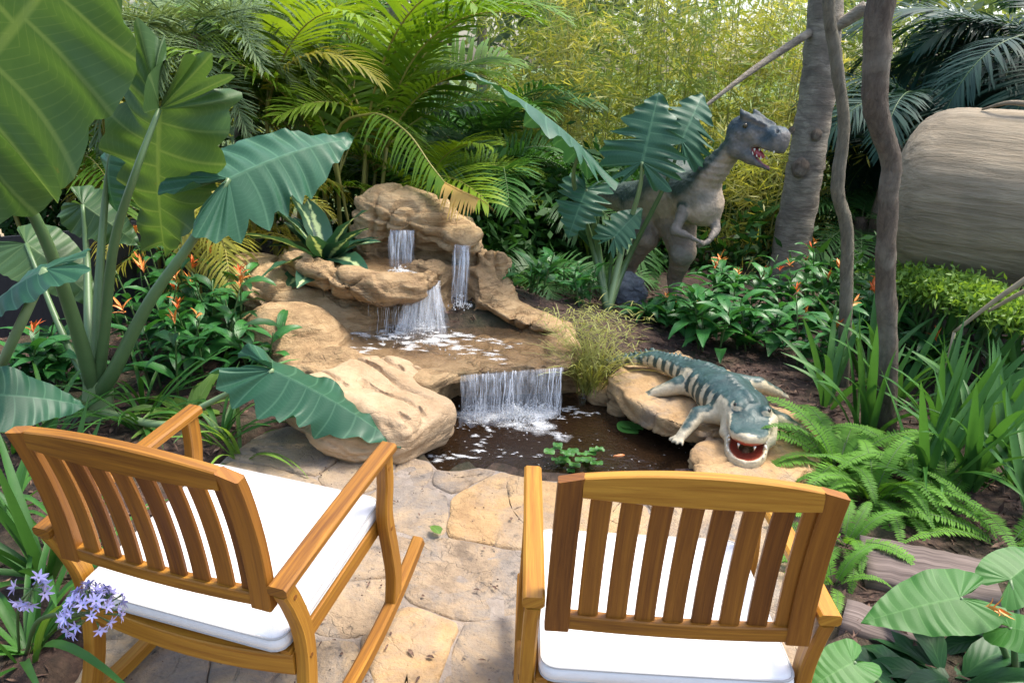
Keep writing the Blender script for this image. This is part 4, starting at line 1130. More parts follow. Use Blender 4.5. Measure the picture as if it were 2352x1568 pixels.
L_SHRUB = leafmat('shrub_leaf', (.012, .055, .010), (.045, .14, .025), .3, .5, spec=.3)
L_FAR = leafmat('far_leaf', (.07, .12, .06), (.20, .28, .12), .45, .55)
L_FARY = leafmat('far_yellow_leaf', (.15, .20, .04), (.36, .40, .11), .45, .55)
M_STEM = plain('green_stem', (.07, .13, .035), .5, .3, 8)
M_STEMY = plain('yellow_stem', (.30, .26, .06), .5, .3, 8)
M_ORANGE = plain('orange_bract', (.80, .27, .05), .45, .35, 30)
M_REDOR = plain('red_orange_bract', (.74, .15, .025), .45, .35, 30)
M_PURP = plain('lilac_petal', (.44, .41, .72), .5, .25, 30)
def bark(name, c, sc=(14, 14, 3), bump=.6, patch=None):
    k = NT(name); n = k.ramp(k.noise(k.coord('Object', sc), 1.4, 10, .8, .6), [(.34, (0, 0, 0)), (.66, (1, 1, 1))]); n2 = k.noise(k.coord('Object'), 3.5, 4, .6, .6)
    col = k.mix(n, tuple(x * .45 for x in c), tuple(min(1, x * 1.5) for x in c))
    if patch: col = k.mix(k.ramp(n2, [(.48, (0, 0, 0)), (.62, (1, 1, 1))]), col, k.mix(n, tuple(x * .6 for x in patch), patch))
    k.color(col); k.rough(.85); k.bump(n, bump, .02); return k.m
M_BARK = bark('brown_bark', (.17, .13, .09), (26, 26, 9), 1.0, patch=(.37, .32, .24))
M_BARKG = bark('grey_green_bark', (.25, .22, .15), (26, 26, 9), 1.0, patch=(.34, .31, .23))
M_PTRUNK = bark('grey_palm_trunk', (.38, .33, .25), (5, 5, 22), 1.0, patch=(.28, .235, .18))

# ---- single leaves.  local frame: base at origin, grows along +Y, upper side +Z;  u along, v across
def strip(L, W, e0, e1, segs=8, prof='strap', fold=.25, twist=0.0, curl=0.0, cols=2, wave=0.0):
    V = []; U = []; p = np.zeros(3)
    ds = L / segs
    for i in range(segs + 1):
        u = i / segs; e = e0 + (e1 - e0) * u ** 1.2
        if i: p = p + ds * np.array([math.sin(curl * u), math.cos(e), math.sin(e)])
        w = {'strap': W * min(1, .55 + u * 3) * (1 - u ** 3.2) ** .8 + .0008, 'lance': W * math.sin(math.pi * min(.995, .03 + .96 * u ** .82)) ** .9 + .0008, 'oval': W * math.sin(math.pi * min(.99, .02 + .97 * u ** .70)) ** .75 + .0008}[prof]
        nrm = np.array([0, -math.sin(e), math.cos(e)]); sd_ = np.array([1.0, 0, 0])
        tw = twist * u; sd2 = sd_ * math.cos(tw) + nrm * math.sin(tw); n2 = nrm * math.cos(tw) - sd_ * math.sin(tw)
        for c in range(-cols, cols + 1):
            v = c / cols
            V.append(p + sd2 * (w / 2 * v * math.cos(fold)) + n2 * (w / 2 * abs(v) * math.sin(fold) + wave * W * math.sin(u * 19 + 2 * v) * abs(v))); U.append((u, v))
    m = 2 * cols + 1
    F = [[i * m + c, i * m + c + 1, (i + 1) * m + c + 1, (i + 1) * m + c] for i in range(segs) for c in range(m - 1)]
    return np.array(V), F, np.array(U)
def variants(name, mat, n, fn):
    out = []
    for i in range(n):
        V, F, U = fn(i)
        out.append(mk_mesh(name, V, F, mat, True, U))
    return out
R = rng
def V_strap(mat, L, W, n=5, e=(1.35, .2), fold=.35):
    return variants('leaf', mat, n, lambda i: strip(L * R.uniform(.8, 1.15), W * R.uniform(.85, 1.15), e[0] + R.uniform(-.15, .1), e[1] + R.uniform(-.6, .45), 9, 'strap', fold, R.uniform(-.7, .7), R.uniform(-.2, .2), 1))
def V_broad(mat, L, W, n=5, e=(.9, -.5), prof='lance', fold=.22):
    return variants('leaf', mat, n, lambda i: strip(L * R.uniform(.85, 1.12), W * R.uniform(.9, 1.12), e[0] + R.uniform(-.25, .25), e[1] + R.uniform(-.4, .4), 8, prof, fold, R.uniform(-.4, .4), R.uniform(-.15, .15), 2, .04))
S_GREEN = V_strap(L_STRAP, .55, .028); S_IRIS = V_strap(L_BLUE, .70, .050, 6, (1.48, 1.0)); S_LONG = V_strap(L_LIME, .5, .022)
B_CANNA = V_broad(L_CANNA, .30, .085, 6); B_DARK = V_broad(L_DARK, .32, .09, 5); B_LIME = V_broad(L_LIME, .34, .075, 4, (1.0, .1))
B_VAR = V_broad(L_VAR, .46, .15, 6, (.9, .2)); B_SHRUB = V_broad(L_SHRUB, .26, .09, 5, (.7, -.4), 'oval')
B_SMALL = V_broad(L_CANNA, .14, .06, 5, (.6, -.2), 'oval')

def frond(L, e0, e1, nl, leafL, leafW, fwd=.75, droop=.5, keel=.35, stalk=.16, rad=.008, taper=.35, seg=3, jit=.12, both=(1, -1)):
    """feather-shaped frond: arching rachis with a row of leaflets on each side"""
    mb = MB(); n = 14; p = np.zeros(3); path = [p]; E = [e0]
    for i in range(1, n + 1):
        u = i / n; e = e0 + (e1 - e0) * u ** 1.15
        p = p + (L / n) * np.array([0, math.cos(e), math.sin(e)]); path.append(p); E.append(e)
    path = np.array(path)
    V, F, U = tube(path, np.linspace(rad, rad * .25, n + 1), 5)
    mb.add(V, F, np.zeros((len(V), 2)), 1)
    for k_ in range(nl):
        u = stalk + (1 - stalk) * (k_ + .5) / nl
        q = u * n; i = min(int(q), n - 1); t = q - i
        c = path[i] * (1 - t) + path[i + 1] * t; e = E[i] * (1 - t) + E[i + 1] * t
        T = np.array([0, math.cos(e), math.sin(e)]); N_ = np.array([0, -math.sin(e), math.cos(e)])
        LL = leafL * (math.sin(math.pi * (.12 + .80 * (k_ / nl) ** .9)) ** .55) * (1 - taper * (k_ / nl) ** 3)
        for s in both:
            f = fwd * (.6 + .8 * k_ / nl) + R.uniform(-jit, jit)
            d = np.array([s * math.cos(f), 0, 0]) + T * math.sin(f) + N_ * (keel + R.uniform(-jit, jit)); d /= np.linalg.norm(d)
            ln = LL * R.uniform(.88, 1.08); w = leafW
            wv = np.cross(d, N_); wv /= np.linalg.norm(wv) + 1e-9
            P = []; a = c.copy(); dd = d.copy()
            for g in range(seg + 1):
                g1 = g / seg
                ww = w * (.55 + .9 * g1 - 1.45 * g1 * g1 * g1 * 1.0) if g < seg else .0
                P.append(a + wv * max(ww, .0004) / 2); P.append(a - wv * max(ww, .0004) / 2)
                dd = dd + np.array([0, 0, -droop / seg * (1 + g)]) * .6; dd /= np.linalg.norm(dd); a = a + dd * ln / seg
            FF = [[2 * g, 2 * g + 1, 2 * g + 3, 2 * g + 2] for g in range(seg)]
            uu = np.array([[g // 2 / seg, (1 if g % 2 else -1)] for g in range(len(P))], float)
            mb.add(np.array(P), FF, uu, 0)
    return mb
def V_frond(name, mat, stem, n, **kw):
    out = []
    for i in range(n):
        k2 = dict(kw); k2['e0'] = kw['e0'] + R.uniform(-.1, .1); k2['e1'] = kw['e1'] + R.uniform(-.35, .35); k2['L'] = kw['L'] * R.uniform(.88, 1.1)
        out.append(frond(**k2).mesh(name, mat, stem))
    return out
F_ARECA = V_frond('frond', L_ARECA, M_STEMY, 5, L=1.35, e0=1.25, e1=-.35, nl=40, leafL=.40, leafW=.026, keel=.30, droop=.5)
F_AREY = V_frond('frond', L_AREY, M_STEMY, 3, L=.95, e0=1.15, e1=-.7, nl=30, leafL=.30, leafW=.019, keel=.2, droop=.7)
F_PALM = V_frond('frond', L_PALM, M_STEM, 5, L=1.05, e0=1.1, e1=-.5, nl=38, leafL=.34, leafW=.021, keel=.25, droop=.5)
F_PALMD = V_frond('frond', L_PALMD, M_STEM, 4, L=1.5, e0=.8, e1=-.75, nl=44, leafL=.46, leafW=.030, keel=.1, droop=.45)
F_DATE = V_frond('frond', L_DATE, M_STEM, 4, L=1.1, e0=.9, e1=-1.0, nl=56, leafL=.24, leafW=.015, keel=.35, droop=.25, jit=.3)
F_FERN = V_frond('frond', L_FERN, M_STEM, 6, L=.50, e0=1.15, e1=-.7, nl=38, leafL=.058, leafW=.013, fwd=.22, keel=.05, droop=.15, stalk=.10, rad=.0028, seg=2, taper=.7, jit=.1)
F_FERNL = V_frond('frond', L_FERN, M_STEM, 4, L=.62, e0=.75, e1=-.55, nl=40, leafL=.068, leafW=.015, fwd=.2, keel=.05, droop=.2, stalk=.10, rad=.003, seg=2, taper=.7, jit=.1)

# ---- heart / arrow shaped leaves
MARG = np.array([(.015, -.02), (.05, -.16), (.12, -.31), (.21, -.38), (.31, -.34), (.38, -.22), (.42, -.06), (.425, .10), (.40, .26), (.35, .42), (.275, .58), (.185, .74), (.09, .89), (.0, 1.0)])
_ml = np.concatenate([[0], np.cumsum(np.linalg.norm(np.diff(MARG, axis=0), axis=1))]); _ml /= _ml[-1]
def ear_mesh(L, mat, width=1.0, droop=.6, fold=.15, wavy=.02, scal=.03, nv=13, corr=.012, lobe=0.0, seed=0, bdroop=None):
    """arrow-shaped blade: side veins leave the midrib, the last ones fan into the two back lobes"""
    r = random.Random(seed); nq, nt = nv * 6, 9
    V = []; U = []; F = []; ph = r.uniform(0, 6); asym = r.uniform(-.06, .06)
    for s in (1, -1):
        o = len(V); p2 = r.uniform(0, 6); va = [r.uniform(.25, 1.25) for _ in range(nv + 2)]; jag = [r.choice((.35, .8, 1.0, 1.7)) * r.uniform(.7, 1.3) for _ in range(nv + 2)]
        for i in range(nq + 1):
            q = i / nq; v = (q + .018 * math.sin(q * 17 + p2) * math.sin(math.pi * q)) * nv; v = min(max(v, 0), nv)
            mx, my = np.interp(q, _ml, MARG[:, 0]), np.interp(q, _ml, MARG[:, 1])
            sy = 0 if q < .40 else ((q - .40) / .60) ** 1.05
            fr = abs((v % 1) - .5) * 2                       # 1 on a vein, 0 between two
            cut = (scal * 1.2 + lobe) * jag[int(v)] * (1 - fr ** .7) * math.sin(math.pi * min(1, .12 + q * .9)) ** .4
            for j in range(nt + 1):
                t = j / nt; tt = t * (1 - cut * t)
                x = mx * tt; y = sy + (my - sy) * tt + .05 * math.sin(math.pi * t) * (1 if q > .40 else 0) * (1 - q)
                z = corr * va[int(v + .5)] * (math.cos(2 * math.pi * v) * -1) * min(1, t * 1.6) + wavy * (math.sin(q * 21 + p2) + .6 * math.sin(q * 37 + 2 * p2)) * t ** 3 * (1 - .5 * q) + .5 * wavy * math.sin(q * 7 + ph) * t
                x *= width * (1 + asym * s)
                V.append((s * x * L, y * L, (z - fold * x) * L)); U.append((t, v))
        m = nt + 1
        for i in range(nq):
            for j in range(nt):
                f = [o + i * m + j, o + (i + 1) * m + j, o + (i + 1) * m + j + 1, o + i * m + j + 1]
                F.append(f if s < 0 else f[::-1])
    V = np.array(V)
    k1 = droop / L; k2 = (droop if bdroop is None else bdroop) / L
    kk = np.where(V[:, 1] > 0, k1, k2); kk = np.where(np.abs(kk) < 1e-6, 1e-6, kk); ang = V[:, 1] * kk
    V = np.stack([V[:, 0], np.sin(ang) / kk + V[:, 2] * np.sin(ang), -(1 - np.cos(ang)) / kk + V[:, 2] * np.cos(ang)], 1)
    return mk_mesh('leaf_blade', V, F, mat, True, U)
def ear_leaf(root, att, tip, nrm, mat, seed, pmat=M_PETI, pet=None, pr=(.03, .012), **kw):
    """leaf blade from its stalk joint `att` towards `tip`; upper face towards nrm; pet = path of the stalk from the plant's base"""
    base = Vector(root.location); att, tip = Vector(att), Vector(tip)
    y = (tip - att); L = y.length; y.normalize(); z = Vector(nrm); z = (z - y * z.dot(y)).normalized(); x = y.cross(z)
    me = ear_mesh(L * 1.08, mat, seed=seed, **kw)
    o = link('leaf_blade', me, root)
    o.matrix_local = Matrix(((x.x, y.x, z.x, att.x - base.x), (x.y, y.y, z.y, att.y - base.y), (x.z, y.z, z.z, att.z - base.z), (0, 0, 0, 1)))
    if pet is not None:
        path = bezier([Vector(p) - base for p in pet] + [att - base], 6)
        V, F, U = tube(path, np.linspace(pr[0], pr[1], len(path)), 9)
        link('leaf_stalk', mk_mesh('leaf_stalk', V, F, pmat, True, U), root)
    return o

def onground(px, py, dz=0.0):
    p = G(px, py, 0); 
    for _ in range(3): p = G(px, py, gz(p.x, p.y))
    p.z = gz(p.x, p.y) + dz
    return p
# --- giant elephant ear at the left
eb = onground(228, 955)
ele = thing('elephant_ear_plant', 'huge elephant ear plant with thick stalks rising behind the left chair', 'plant', eb)
V, F, U = tube(bezier([(0, 0, -.06), (.0, 0, .05), (.01, 0, .13), (.015, .0, .20)], 4), np.linspace(.075, .060, 13), 12)
link('stem_base', mk_mesh('stem_base', V, F, M_PETP, True, U), ele)
def fromeb(*pts): return [eb + Vector((0, 0, .1))] + list(pts)
ear_leaf(ele, D(-110, 235, 2.75), D(330, -270, 2.55), (.15, .85, .25), M_EARG, 1, pet=fromeb(D(165, 720, 3.2), D(80, 500, 3.0)), pr=(.038, .014), width=.95, droop=.25, fold=-.1, wavy=.07, scal=.12, corr=.024, nv=11)
ear_leaf(ele, D(366, 252, 3.35), D(345, 610, 3.62), (.1, .75, .25), M_EARG, 2, pet=fromeb(D(240, 760, 3.3), D(262, 560, 3.25), D(310, 400, 3.22)), pr=(.029, .011), width=.74, droop=-.35, fold=-.25, wavy=.09, scal=.22, corr=.022)
ear_leaf(ele, D(526, 410, 3.45), D(815, 270, 3.90), (.15, -.72, .55), M_EARB, 3, pet=fromeb(D(262, 850, 3.3), D(345, 690, 3.3), D(450, 540, 3.35)), pr=(.040, .012), width=.78, droop=.5, fold=.40, wavy=.035, scal=.14, corr=.016)
ear_leaf(ele, D(628, 850, 3.10), D(935, 985, 3.02), (.12, -.30, .95), M_EARB, 4, pet=[eb + Vector((.02, -.05, .05)), D(380, 975, 3.15), D(470, 930, 3.1)], pr=(.02, .010), pmat=M_PETP, width=.66, droop=.40, bdroop=.9, fold=.50, wavy=.05, scal=.2, corr=.018)
ear_leaf(ele, D(-60, 905, 2.75), D(192, 905, 2.95), (.05, -.5, .85), M_EARB, 5, pet=[eb + Vector((-.02, -.03, .05)), D(120, 900, 3.1), D(20, 880, 2.9)], pr=(.02, .010), width=1.0, droop=.4, fold=.12, wavy=.03)
ear_leaf(ele, D(106, 618, 2.85), D(-130, 720, 2.75), (-.1, -.3, .9), M_EARB, 6, pet=[G(-25, 900, .1), D(40, 760, 2.85)], pr=(.022, .017), pmat=M_PETP, width=.7, droop=.6, fold=.3)
ear_leaf(ele, D(255, 345, 3.6), D(215, 500, 3.5), (-.4, -.7, .4), M_EARB, 7, pet=fromeb(D(225, 700, 3.45), D(240, 480, 3.6)), pr=(.028, .01), width=.9, droop=.9, fold=.4, wavy=.04)
ear_leaf(ele, D(190, 470, 3.9), D(300, 545, 3.8), (.15, -.8, .45), M_EARG, 8, pet=fromeb(D(205, 760, 3.5), D(200, 600, 3.8)), pr=(.03, .01), width=.95, droop=.6, fold=.3, wavy=.06, scal=.12, corr=.012)
ear_leaf(ele, D(60, 560, 3.9), D(210, 660, 3.75), (.2, -.6, .7), M_EARG, 10, pet=fromeb(D(150, 780, 3.6)), pr=(.025, .01), width=.9, droop=.8, fold=.3)
# --- lobed philodendron in front of the dinosaur
pb = onground(1396, 712)
ph = thing('philodendron', 'big lobed blue green philodendron standing in front of the dinosaur', 'plant', pb)
PB = [pb + Vector((0, 0, -.02))]
ear_leaf(ph, D(1475, 372, 5.2), D(1512, 212, 5.3), (-.15, -.9, .35), M_EARB, 11, pet=PB + [D(1432, 560, 5.4), D(1468, 440, 5.25)], pr=(.028, .009), pmat=M_PETP, width=1.45, droop=.35, fold=.1, lobe=.6, nv=11, wavy=.03, corr=.02)
ear_leaf(ph, D(1346, 436, 5.1), D(1305, 535, 4.95), (-.1, -.75, .5), M_EARB, 12, pet=PB + [D(1375, 580, 5.4), D(1358, 480, 5.2)], pr=(.030, .012), width=1.35, droop=.5, fold=.2, lobe=.6, nv=11, wavy=.03, corr=.02)
ear_leaf(ph, D(1335, 335, 5.0), D(1122, 128, 4.75), (.62, .15, .74), M_EARB, 13, pet=PB + [D(1360, 560, 5.4), D(1318, 420, 5.1)], pr=(.026, .009), width=.72, droop=.35, fold=.35, lobe=.28, nv=11, wavy=.03)
ear_leaf(ph, D(1565, 322, 5.35), D(1622, 205, 5.5), (.1, -.8, .5), M_EARB, 14, pet=PB + [D(1440, 600, 5.5), D(1530, 420, 5.35)], pr=(.026, .009), width=1.4, droop=.5, fold=.25, lobe=.6, nv=11, wavy=.03, corr=.02)
ear_leaf(ph, D(1410, 545, 5.2), D(1480, 470, 5.3), (.2, -.7, .6), M_EARB, 15, pet=PB + [D(1402, 620, 5.4)], pr=(.02, .008), width=1.0, droop=.6, fold=.25, lobe=.3, nv=11)

# --- generic builders
def clump(name, label, cat, base, meshes, n, sc=(.8, 1.15), tilt=(0, .35), spread=.05, group=None, azr=(0, 6.283), part='leaf'):
    t = thing(name, label, cat, base, 0, group)
    for i in range(n):
        az = R.uniform(*azr); d = R.uniform(0, spread)
        link(part, R.choice(meshes), t, (d * math.sin(-az), d * math.cos(az), 0), (-R.uniform(*tilt), R.uniform(-.15, .15), az), R.uniform(*sc))
    return t
FLW = []
for i in range(3):
    for mat in (M_ORANGE, M_REDOR):
        mb = MB()
        for q in range(7):
            V, F, U = strip(.075 * R.uniform(.7, 1.2), .017, R.uniform(.5, 1.2), R.uniform(.2, 1.4), 4, 'lance', .5, 0, 0, 1)
            a = R.uniform(0, 6.28); ca_, sa_ = math.cos(a), math.sin(a)
            V = np.stack([V[:, 0] * ca_ - V[:, 1] * sa_, V[:, 0] * sa_ + V[:, 1] * ca_, V[:, 2] + q * .008], 1); mb.add(V, F, U)
        FLW.append(mb.mesh('flower', mat))
def stemplant(label, base, n, H, leaves, nleaf=7, sc=(.8, 1.1), flower=.0, spread=.1, cat='plant', name='flowering_shrub', group=None, lean=.25, tilt=0.2):
    t = thing(name, label, cat, base, 0, group)
    for i in range(n):
        a = R.uniform(0, 6.28); d = spread * math.sqrt(R.random()); h = H * R.uniform(.65, 1.1)
        b = Vector((d * math.cos(a), d * math.sin(a), -.02)); tp = b + Vector((lean * h * math.cos(a), lean * h * math.sin(a), h))
        path = bezier([b, b.lerp(tp, .5) + Vector((0, 0, .06 * h)), tp], 4)
        V, F, U = tube(path, np.linspace(.007, .0035, len(path)), 5)
        stm = link('stem', mk_mesh('stem', V, F, M_STEM, True, U), t)
        az = R.uniform(0, 6.28)
        for k_ in range(nleaf):
            u = .18 + .82 * (k_ + R.random() * .6) / nleaf; q = path[min(int(u * (len(path) - 1)), len(path) - 1)]
            az += 2.4 + R.uniform(-.4, .4)
            link('leaf', R.choice(leaves), stm, q, (R.uniform(-tilt, tilt), R.uniform(-.2, .2), az), R.uniform(*sc) * (1.05 - .3 * u))
        if R.random() < flower * .9:
            link('flower', R.choice(FLW), stm, tp + Vector((0, 0, .015)), (R.uniform(-.3, .3), R.uniform(-.3, .3), R.uniform(0, 6)), R.uniform(.6, 1.0))
    return t
def palm(label, base, meshes, n, trunk=0.0, sc=(.85, 1.1), tilt=(-.1, .5), stems=1, spread=.12, name='palm', group=None, azs=None, rad=.05, tmat=None, top=None):
    t = thing(name, label, 'palm', base, 0, group)
    if trunk:
        V, F, U = tube([(0.01 * math.sin(i), 0, trunk * i / 10 - .05) for i in range(11)], [rad * (1.1 - .2 * i / 10 + .06 * (i % 2)) for i in range(11)], 10)
        link('trunk', mk_mesh('trunk', V, F, tmat or M_PTRUNK, True, U), t)
    for i in range(n):
        az = azs[i % len(azs)] + R.uniform(-.25, .25) if azs else 6.283 * (i + R.random() * .8) / n
        d = R.uniform(0, spread)
        link('frond', R.choice(meshes), t, (-d * math.sin(az), d * math.cos(az), trunk - .05 - (.12 * R.random() if trunk else 0)), (-R.uniform(*tilt), R.uniform(-.35, .35), az), R.uniform(*sc))
    return t

def areca(label, base, meshes, ncane, per, h, sc, tilt=(-.15, .45), spread=.22, group=None, azs=None):
    t = thing('feather_palm', label, 'palm', base, 0, group)
    for c in range(ncane):
        a = R.uniform(0, 6.28); d = spread * math.sqrt(R.random()); o_ = Vector((d * math.cos(a), d * math.sin(a), -.04)); hh = R.uniform(*h)
        tp = o_ + Vector((.12 * math.cos(a), .12 * math.sin(a), hh))
        V, F, U = tube(bezier([o_, (o_ + tp) / 2, tp], 6), np.linspace(.024, .014, 13), 7); cn = link('cane', mk_mesh('cane', V, F, M_STEMY, True, U), t)
        z0 = R.uniform(0, 6.28)
        for i in range(per):
            az = R.choice(azs) + R.uniform(-.5, .5) if azs else z0 + 6.283 * i / per + R.uniform(-.4, .4)
            link('frond', R.choice(meshes), cn, tp, (-R.uniform(*tilt), R.uniform(-.4, .4), az), R.uniform(*sc))
    return t
# --- beds beside the waterfall
gL, gR = 'orange flowering plants left of the waterfall', 'orange flowering plants in front of the dinosaur'
for i, (x, y, n, H, fl, lab) in enumerate([
    (400, 900, 5, .42, .8, 'leafy plant with orange flowers right behind the elephant ear stalks'),
    (470, 850, 6, .50, .8, 'leafy plant with peach orange flowers left of the waterfall rocks'),
    (540, 800, 6, .55, .6, 'dark leafy plant with pale orange flowers against the left rock'),
    (430, 770, 6, .62, .9, 'tall leafy plant with bright orange flowers at the far left of the rocks'),
    (350, 820, 5, .50, .6, 'orange flowering plant beside the black fence'),
    (60, 880, 5, .35, .2, 'dark leafy plant at the foot of the fence near the left edge'), (165, 880, 5, .30, .3, 'dark leafy plant between the elephant ear stalks and the fence'),
    (585, 860, 4, .30, .0, 'low dark green plant at the foot of the left rock')]):
    stemplant(lab, onground(x, y), n, H, B_CANNA + B_DARK[:2], 8, (.55, .95), fl, .14, group=gL)
for i, (x, y, n, H, fl, lab) in enumerate([
    (1575, 755, 5, .22, .6, 'leafy plant growing right in front of the dinosaur legs'),
    (1640, 800, 7, .46, .0, 'glossy broad leaved plant below the dinosaur head'),
    (1740, 810, 6, .36, .0, 'glossy leafy plant behind the crocodile'),
    (1700, 735, 6, .50, .4, 'orange flowering plant left of the grey palm trunk'),
    (1830, 745, 6, .40, .8, 'orange flowering plant at the foot of the grey palm trunk'),
    (1855, 850, 6, .42, .9, 'orange flowering plant left of the thin tree trunk'),
    (1990, 790, 6, .45, .9, 'red orange flowering plant between the two slim trunks'),
    (1880, 700, 5, .50, .7, 'orange flowering plant behind the thin tree trunk'),
    (1510, 745, 5, .16, .0, 'small leafy plant beside the grey rock'),
    (1640, 715, 5, .36, .8, 'tall orange flowering plant below the dinosaur hand'),
    (2110, 780, 5, .45, .7, 'orange flowering plant right of the thick slim trunk')]):
    stemplant(lab, onground(x, y), n, H, B_CANNA, 8, (.75, 1.2) if i in (1, 2) else (.6, 1.0), fl, .14, group=gR)
for x, y, lab, n in ((1215, 690, 'light green leafy plant on the right shoulder of the waterfall', 5), (1170, 640, 'small round leaved plant above the right rock steps', 5), (1300, 690, 'low green plant between the rocks and the philodendron', 5), (1350, 720, 'low feathery green plant left of the grey rock', 4)):
    p = onground(x, y); stemplant(lab, p + Vector((0, .12, .02)), n, .28, B_SMALL + B_CANNA[:1], 8, (.6, 1.0), 0, .12)
# variegated plant on the rocks
vp = D(748, 588, 4.72)
t = clump('variegated_plant', 'dark green variegated plant with cream centre growing on the waterfall rocks', 'plant', vp, B_VAR, 26, (.8, 1.25), (-.1, 1.0), .05)
t.location.z -= .03
# low strap leaves left
for x, y, n, m, lab in ((330, 930, 16, S_GREEN, 'strap leaved clump at the right of the elephant ear base'), (430, 965, 16, B_LIME, 'bright lime broad leaved clump behind the left chair arm'), (505, 1010, 18, S_GREEN, 'grassy clump right of the left chair arm'), (555, 1060, 12, S_LONG, 'small weedy tuft at the left edge of the patio'),
                     (330, 985, 14, S_GREEN, 'grassy clump directly behind the back of the left chair'), (120, 1010, 16, S_GREEN, 'strap leaved clump below the elephant ear base'), (30, 1040, 16, S_GREEN, 'strap leaved clump at the left picture edge'), (600, 700, 8, B_LIME, 'bright green arching leaves over the left rock'),
                     (20, 1180, 18, S_GREEN, 'strap leaved clump left of the left chair back'), (110, 1330, 20, S_IRIS, 'upright strap leaved clump beside the left chair rear leg')):
    clump('strap_leaf_plant', lab, 'plant', onground(x, y), m, n, (.6, 1.0), (0, .7), .06, 'strap leaved plants on the left')
# agapanthus
ab = onground(60, 1500)
ag = clump('agapanthus', 'agapanthus with one lilac flower head in front of the left chair leg', 'flower', ab, S_GREEN + S_LONG[:1], 26, (.7, 1.1), (.0, .75), .08)
fc = D(212, 1408, 1.40) 
pth = bezier([(0, 0, 0), (fc - ab) * .5 + Vector((-.03, 0, .05)), fc - ab], 6)
V, F, U = tube(pth, .006, 6); link('stalk', mk_mesh('stalk', V, F, M_STEM, True, U), ag)
mbf = MB()
for q in range(6):
    V, F, U = strip(.034, .010, .75, .15, 4, 'lance', .3, 0, 0, 1); a = q * 1.047
    V = np.stack([V[:, 0] * math.cos(a) - V[:, 1] * math.sin(a), V[:, 0] * math.sin(a) + V[:, 1] * math.cos(a), V[:, 2] + .012], 1); mbf.add(V, F, U)
V, F, U = tube([(0, 0, -.04), (0, 0, 0), (0, 0, .015)], [.0018, .003, .006], 5); mbf.add(V, F, U, 1)
fl_me = mbf.mesh('floret', M_PURP, M_STEM)
for i in range(62):
    ct = R.uniform(-.25, 1); a = R.uniform(0, 6.28); st = math.sqrt(1 - ct * ct)
    d = Vector((st * math.cos(a), st * math.sin(a), ct))
    o = link('floret', fl_me, ag, (fc - ab) + d * R.uniform(.036, .056), d.to_track_quat('Z', 'Y').to_euler(), R.uniform(.4, .66))
t2 = D(75, 1352, 1.5)
for i in range(9):
    d = Vector((R.gauss(0, 1), R.gauss(0, 1), R.gauss(0, .6))).normalized(); link('floret', fl_me, ag, (t2 - ab) + d * .03, d.to_track_quat('Z', 'Y').to_euler(), .7)
V, F, U = tube(bezier([(-.02, 0, 0), (t2 - ab) * .5 + Vector((-.02, 0, .05)), t2 - ab], 6), .004, 5); link('stalk', mk_mesh('stalk', V, F, M_STEM, True, U), ag)
# sedge by the pond
sb = G(1352, 905, -.06)
sg = thing('sedge', 'fine yellow green sedge tuft at the pond edge beside the water curtain', 'plant', sb)
S_SED = variants('blade', L_SEDGE, 6, lambda i: strip(.42 * R.uniform(.8, 1.2), .007, 1.5, R.uniform(.2, 1.1), 7, 'strap', .3, .5, R.uniform(-.2, .2), 1))
for i in range(150):
    az = R.uniform(0, 6.283); link('blade', R.choice(S_SED), sg, (R.gauss(0, .03), R.gauss(0, .02), 0), (-R.uniform(0, .45), 0, az), R.uniform(.7, 1.15))
mb = MB()
for i in range(900):
    h = R.uniform(.16, .50); a = R.uniform(0, 6.28); r_ = R.uniform(.02, .30) * (h / .42) ** .5
    V, F, U = strip(R.uniform(.05, .11), .0048, R.uniform(-.6, 1.3), R.uniform(-.8, .3), 3, 'lance', .2, 0, 0, 1); b_ = R.uniform(0, 6.28)
    V = np.stack([V[:, 0] * math.cos(b_) - V[:, 1] * math.sin(b_) + r_ * math.cos(a), V[:, 0] * math.sin(b_) + V[:, 1] * math.cos(b_) + r_ * .7 * math.sin(a), V[:, 2] + h], 1); mb.add(V, F, U)
o = link('seed_spray', mb.mesh('seed_spray', L_SEDGE), sg); o['kind'] = 'stuff'
# lily pads and goldfish
M_PAD = leafmat('lily_pad', (.05, .17, .03), (.10, .27, .05), .2, .3)
def pad(mb, c, r):
    n = 22; P = [(c[0], c[1], c[2])]
    for i in range(n + 1):
        a = .1 + (6.283 - .2) * i / n + c[3]; P.append((c[0] + r * math.cos(a), c[1] + r * math.sin(a), c[2] + .004 * math.sin(3 * a)))
    mb.add(np.array(P), [[0, i, i + 1] for i in range(1, n + 1)])
for x, y, n, r, lab in ((1447, 983, 2, .07, 'green lily pad floating below the crocodile front foot'), (1325, 1072, 28, .026, 'cluster of small green floating leaves at the near pond edge')):
    p = G(x, y, WATER_Z); t = thing('lily_pads', lab, 'water plant', (p.x, p.y, WATER_Z))
    for i in range(n):
        mb = MB(); pad(mb, (0, 0, 0, R.uniform(0, 6)), r * R.uniform(.7, 1.1)); s = .0 if n < 3 and i == 0 else (.07 if n > 3 else .05)
        link('pad', mb.mesh('pad', M_PAD), t, (R.gauss(0, s), R.gauss(0, s * .6), .006 + .004 * i), (R.uniform(-.1, .1), R.uniform(-.1, .1), 0))
p = G(1425, 1046, WATER_Z); 
fs = surfnets(lambda P: smin(s_ell(P, (0, 0, 0), (.05, .016, .02)), s_ell(P, (-.062, 0, .004), (.022, .003, .018)), .02), (-.1, -.03, -.03), (.07, .03, .03), .005)
tag(link('goldfish', mk_mesh('goldfish', fs[0], fs[1], plain('goldfish_orange', (.75, .28, .10), .3, .2)), None, (p.x, p.y, WATER_Z - .002), (0, 0, .4), .5), 'orange goldfish near the surface of the pond', 'fish')

